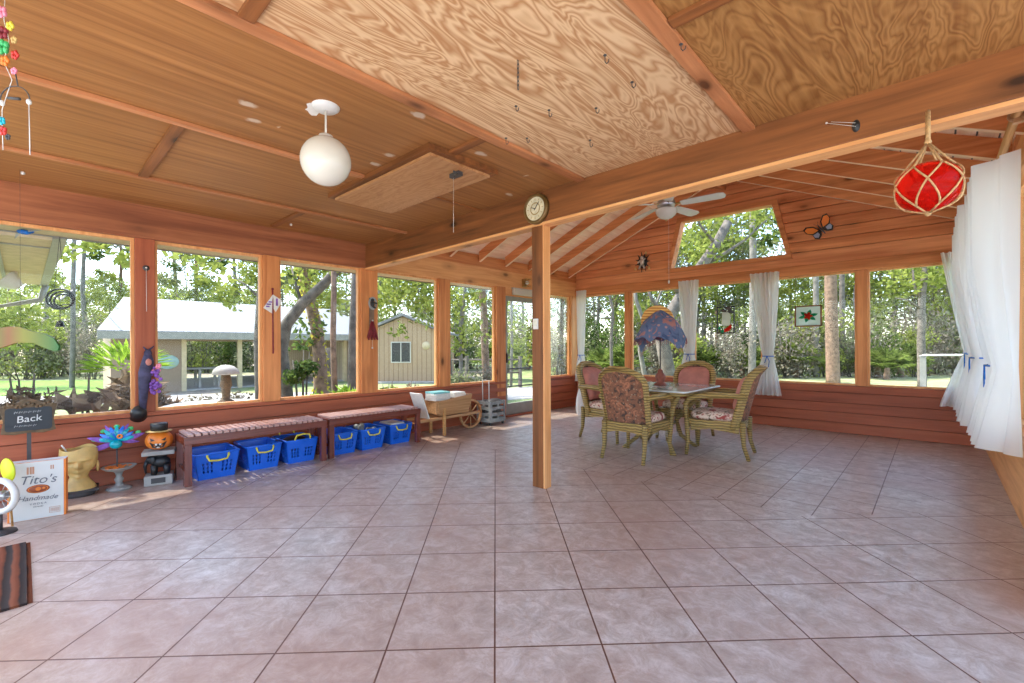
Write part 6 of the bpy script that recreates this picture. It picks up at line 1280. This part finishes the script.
# round table and mushroom shaped lantern outside the second window
q = onX(216, 404, -7.15); zt = q.z
t = thing('round_garden_table', 'round white garden table just outside the second left window', 'table', (q.x, q.y, GZ))
b = MB(); b.lathe([(0, zt-GZ-0.04), (0.60, zt-GZ-0.035), (0.62, zt-GZ-0.015), (0.60, zt-GZ), (0, zt-GZ)], n=40); b.build('tabletop', 'white', t)
b = MB(); b.lathe([(0.28, 0), (0.26, 0.05), (0.09, 0.12), (0.08, zt-GZ-0.1), (0.2, zt-GZ-0.04)], n=20); b.build('pedestal', 'concrete', t)
q2 = onX(226, 400, -7.15); t = thing('mushroom_lantern', 'stone mushroom shaped garden lantern standing on the round white table', 'lantern', (-7.15, q2.y, zt))
b = MB(); b.lathe([(0, 0), (0.11, 0.0), (0.11, 0.03), (0.05, 0.06), (0.055, 0.2), (0.075, 0.24), (0.06, 0.36), (0.05, 0.40)], n=22); b.build('stem', MT['carved'], t)
b = MB(); b.lathe([(0.05, 0.40), (0.16, 0.395), (0.165, 0.41), (0.15, 0.46), (0.10, 0.505), (0.04, 0.525), (0, 0.53)], n=30); b.build('cap', 'concrete', t)
# this house's other wing: eave with soffit, gutter and flood light
t = thing('house_wing', 'beige eave and grey gutter of the house wing at the upper left', 'roof', (-6.3, 0.2, 2.25))
b = MB(); b.box((-4.6, -6, 0), (0, 0, 0.05)); b.build('soffit', MT['soffit'], t); b = MB(); b.box((-4.7, -6, 0.05), (0.02, 0.02, 0.25)); b.build('fascia', 'soffit', t)
b = MB(); b.prism([(-4.7, 0.0, -0.01), (-4.7, 0.1, 0.0), (-4.7, 0.13, 0.13), (-4.7, 0.0, 0.13)], (4.85, 0, 0)); b.tube([(-4.6, 0.07, 0.0), (-4.6, 0.0, -0.25), (-4.6, -0.5, -0.4), (-4.6, -0.5, -2.3)], 0.045, 8); b.build('gutter', 'gutter', t)
b = MB(); b.box((-0.5, -6, -0.012), (-0.46, 0, 0)); b.box((-4.6, -0.4, -0.012), (0, -0.36, 0)); b.build('soffit_trim', 'gutter', t)
q = onZ(13, 283, 2.1); t = thing('flood_light', 'small white flood light under the eave of the house wing', 'light', (q.x, q.y, 2.1)); b = MB(); b.lathe([(0.05, -0.08), (0.16, 0.08), (0.15, 0.1), (0, 0.1)], n=20, mat=Matrix.Rotation(0.9, 4, 'X')); b.build('lamp_head', 'white', t); b = MB(); b.tube([(0, 0, 0), (0, 0, 0.149)], 0.03, 8); b.build('arm', 'gutter', t)
# ring wind chime, blue bird ornament outside
q = onX(60, 299, -5.75); t = thing('ring_wind_chime', 'black ring wind chime hanging under the eave outside the near window', 'wind chime', (q.x, q.y, 2.214)); z = q.z-2.214
b = MB()
for r_, dx, dz in ((0.125, 0, 0), (0.105, 0.015, -0.01), (0.085, 0.03, -0.02)): b.tube([R3*(dx+r_*cos(a))+Vector((0, 0, z+dz+r_*0.72*sin(a))) for a in [2*PI*k/26 for k in range(26)]], 0.0085, 6, closed=True)
for k in range(4): b.tube([R3*(-0.08+0.05*k)+Vector((0, 0, z-0.05)), R3*(-0.03+0.05*k)+Vector((0, 0, z-0.07+0.01*k))], 0.005, 5)
b.build('ring', 'black', t); b = MB(); b.tube([(0, 0, 0), R3*(-0.05)+Vector((0, 0, z+0.1))], 0.002, 4); b.tube([(0, 0, 0), R3*(0.03)+Vector((0, 0, z+0.1))], 0.002, 4); b.tube([(0, 0, z-0.05), (0, 0, z-0.2)], 0.003, 4); b.build('cord', 'dark', t)
b = MB(); b.lathe([(0.0, z-0.19), (0.02, z-0.2), (0.035, z-0.25)], n=14); b.build('bell', 'black', t)
q = onX(24, 232, -5.6); t = thing('blue_bird', 'small blue bird ornament hanging under the eave at the upper left', 'ornament', (q.x, q.y, 2.214)); z = q.z-2.214
b = MB(); b.ball((0, 0, z), 0.03, 14, sc=(1, 1.5, 0.7)); b.ball((0, 0.045, z+0.012), 0.016, 10); b.build('body', 'cobalt', t)
b = MB(); b.prism([R3*-0.02+Vector((0, 0, z)), R3*-0.08+Vector((0, 0, z-0.055)), R3*-0.07+Vector((0, 0, z-0.01))], (0, 0.004, 0)); b.prism([R3*0.02+Vector((0, 0, z)), R3*0.16+Vector((0, 0, z+0.015)), R3*0.06+Vector((0, 0, z+0.02))], (0, 0.004, 0)); b.build('wing', 'grey', t)
b = MB(); b.tube([(0, 0, 0), (0, 0, z)], 0.0015, 4); b.build('cord', 'dark', t)
# gate post and rail to the right, rail fence to the left
q = onD(923, 356, 11.5); t = thing('gate_post', 'dark grey post with a white rail outside the rightmost back window', 'fence', (q.x, q.y, GZ))
b = MB(); b.box((-0.06, -0.06, 0), (0.06, 0.06, q.z-GZ)); b.lathe([(0.0, q.z-GZ+0.04), (0.05, q.z-GZ+0.02), (0.085, q.z-GZ)], n=12); b.build('post', 'gutter', t, 0.004); b = MB(); b.tube([(0, 0, q.z-GZ+0.02), R3*2.5+Vector((0, 0, q.z-GZ+0.02))], 0.025, 8); b.tube([R3*2.5+Vector((0, 0, q.z-GZ+0.02)), R3*2.5], 0.03, 8); b.build('rail', 'white', t)
q0, q1 = at(440, 16.5), at(520, 16.5); t = thing('rail_fence', 'dark rail fence behind the trees in the fifth left window', 'fence', q0); D_ = Vector(q1)-Vector(q0)
for k in range(4): b = MB(); p = D_*k/3; b.box((p.x-.05, p.y-.05, 0), (p.x+.05, p.y+.05, 1.15)); b.build('post', 'bark', t)
for z in (0.55, 1.02): b = MB(); b.tube([(0, 0, z), D_+Vector((0, 0, z))], 0.035, 6); b.build('rail', 'bark', t)
# ------------------------------------------------------------------ render settings and light
S.view_settings.view_transform = 'Standard'; S.view_settings.look = 'None'; S.view_settings.gamma = 1; S.view_settings.use_curve_mapping = False
S.view_settings.exposure = 1.1
S.cycles.transparent_max_bounces = 24; S.cycles.max_bounces = 10; S.cycles.diffuse_bounces = 6; S.cycles.sample_clamp_indirect = 8; S.cycles.use_denoising = True
w = bpy.data.worlds.new('sky'); S.world = w; w.use_nodes = True; nt = w.node_tree
sk = nt.nodes.new('ShaderNodeTexSky'); sk.sky_type = 'NISHITA'; sk.sun_disc = False; sk.sun_elevation = math.radians(58); sk.sun_rotation = math.radians(240); sk.air_density = 1.0; sk.dust_density = 1.5
nt.links.new(sk.outputs[0], nt.nodes['Background'].inputs[0]); nt.nodes['Background'].inputs[1].default_value = 0.42
sd = bpy.data.lights.new('sun', 'SUN'); so = bpy.data.objects.new('sun', sd); C.objects.link(so); sd.energy = 5.0; sd.angle = 0.009; sd.color = (1.0, 0.95, 0.87)
so.rotation_euler = Vector((-0.59, -0.22, 1.0)).to_track_quat('Z', 'Y').to_euler()
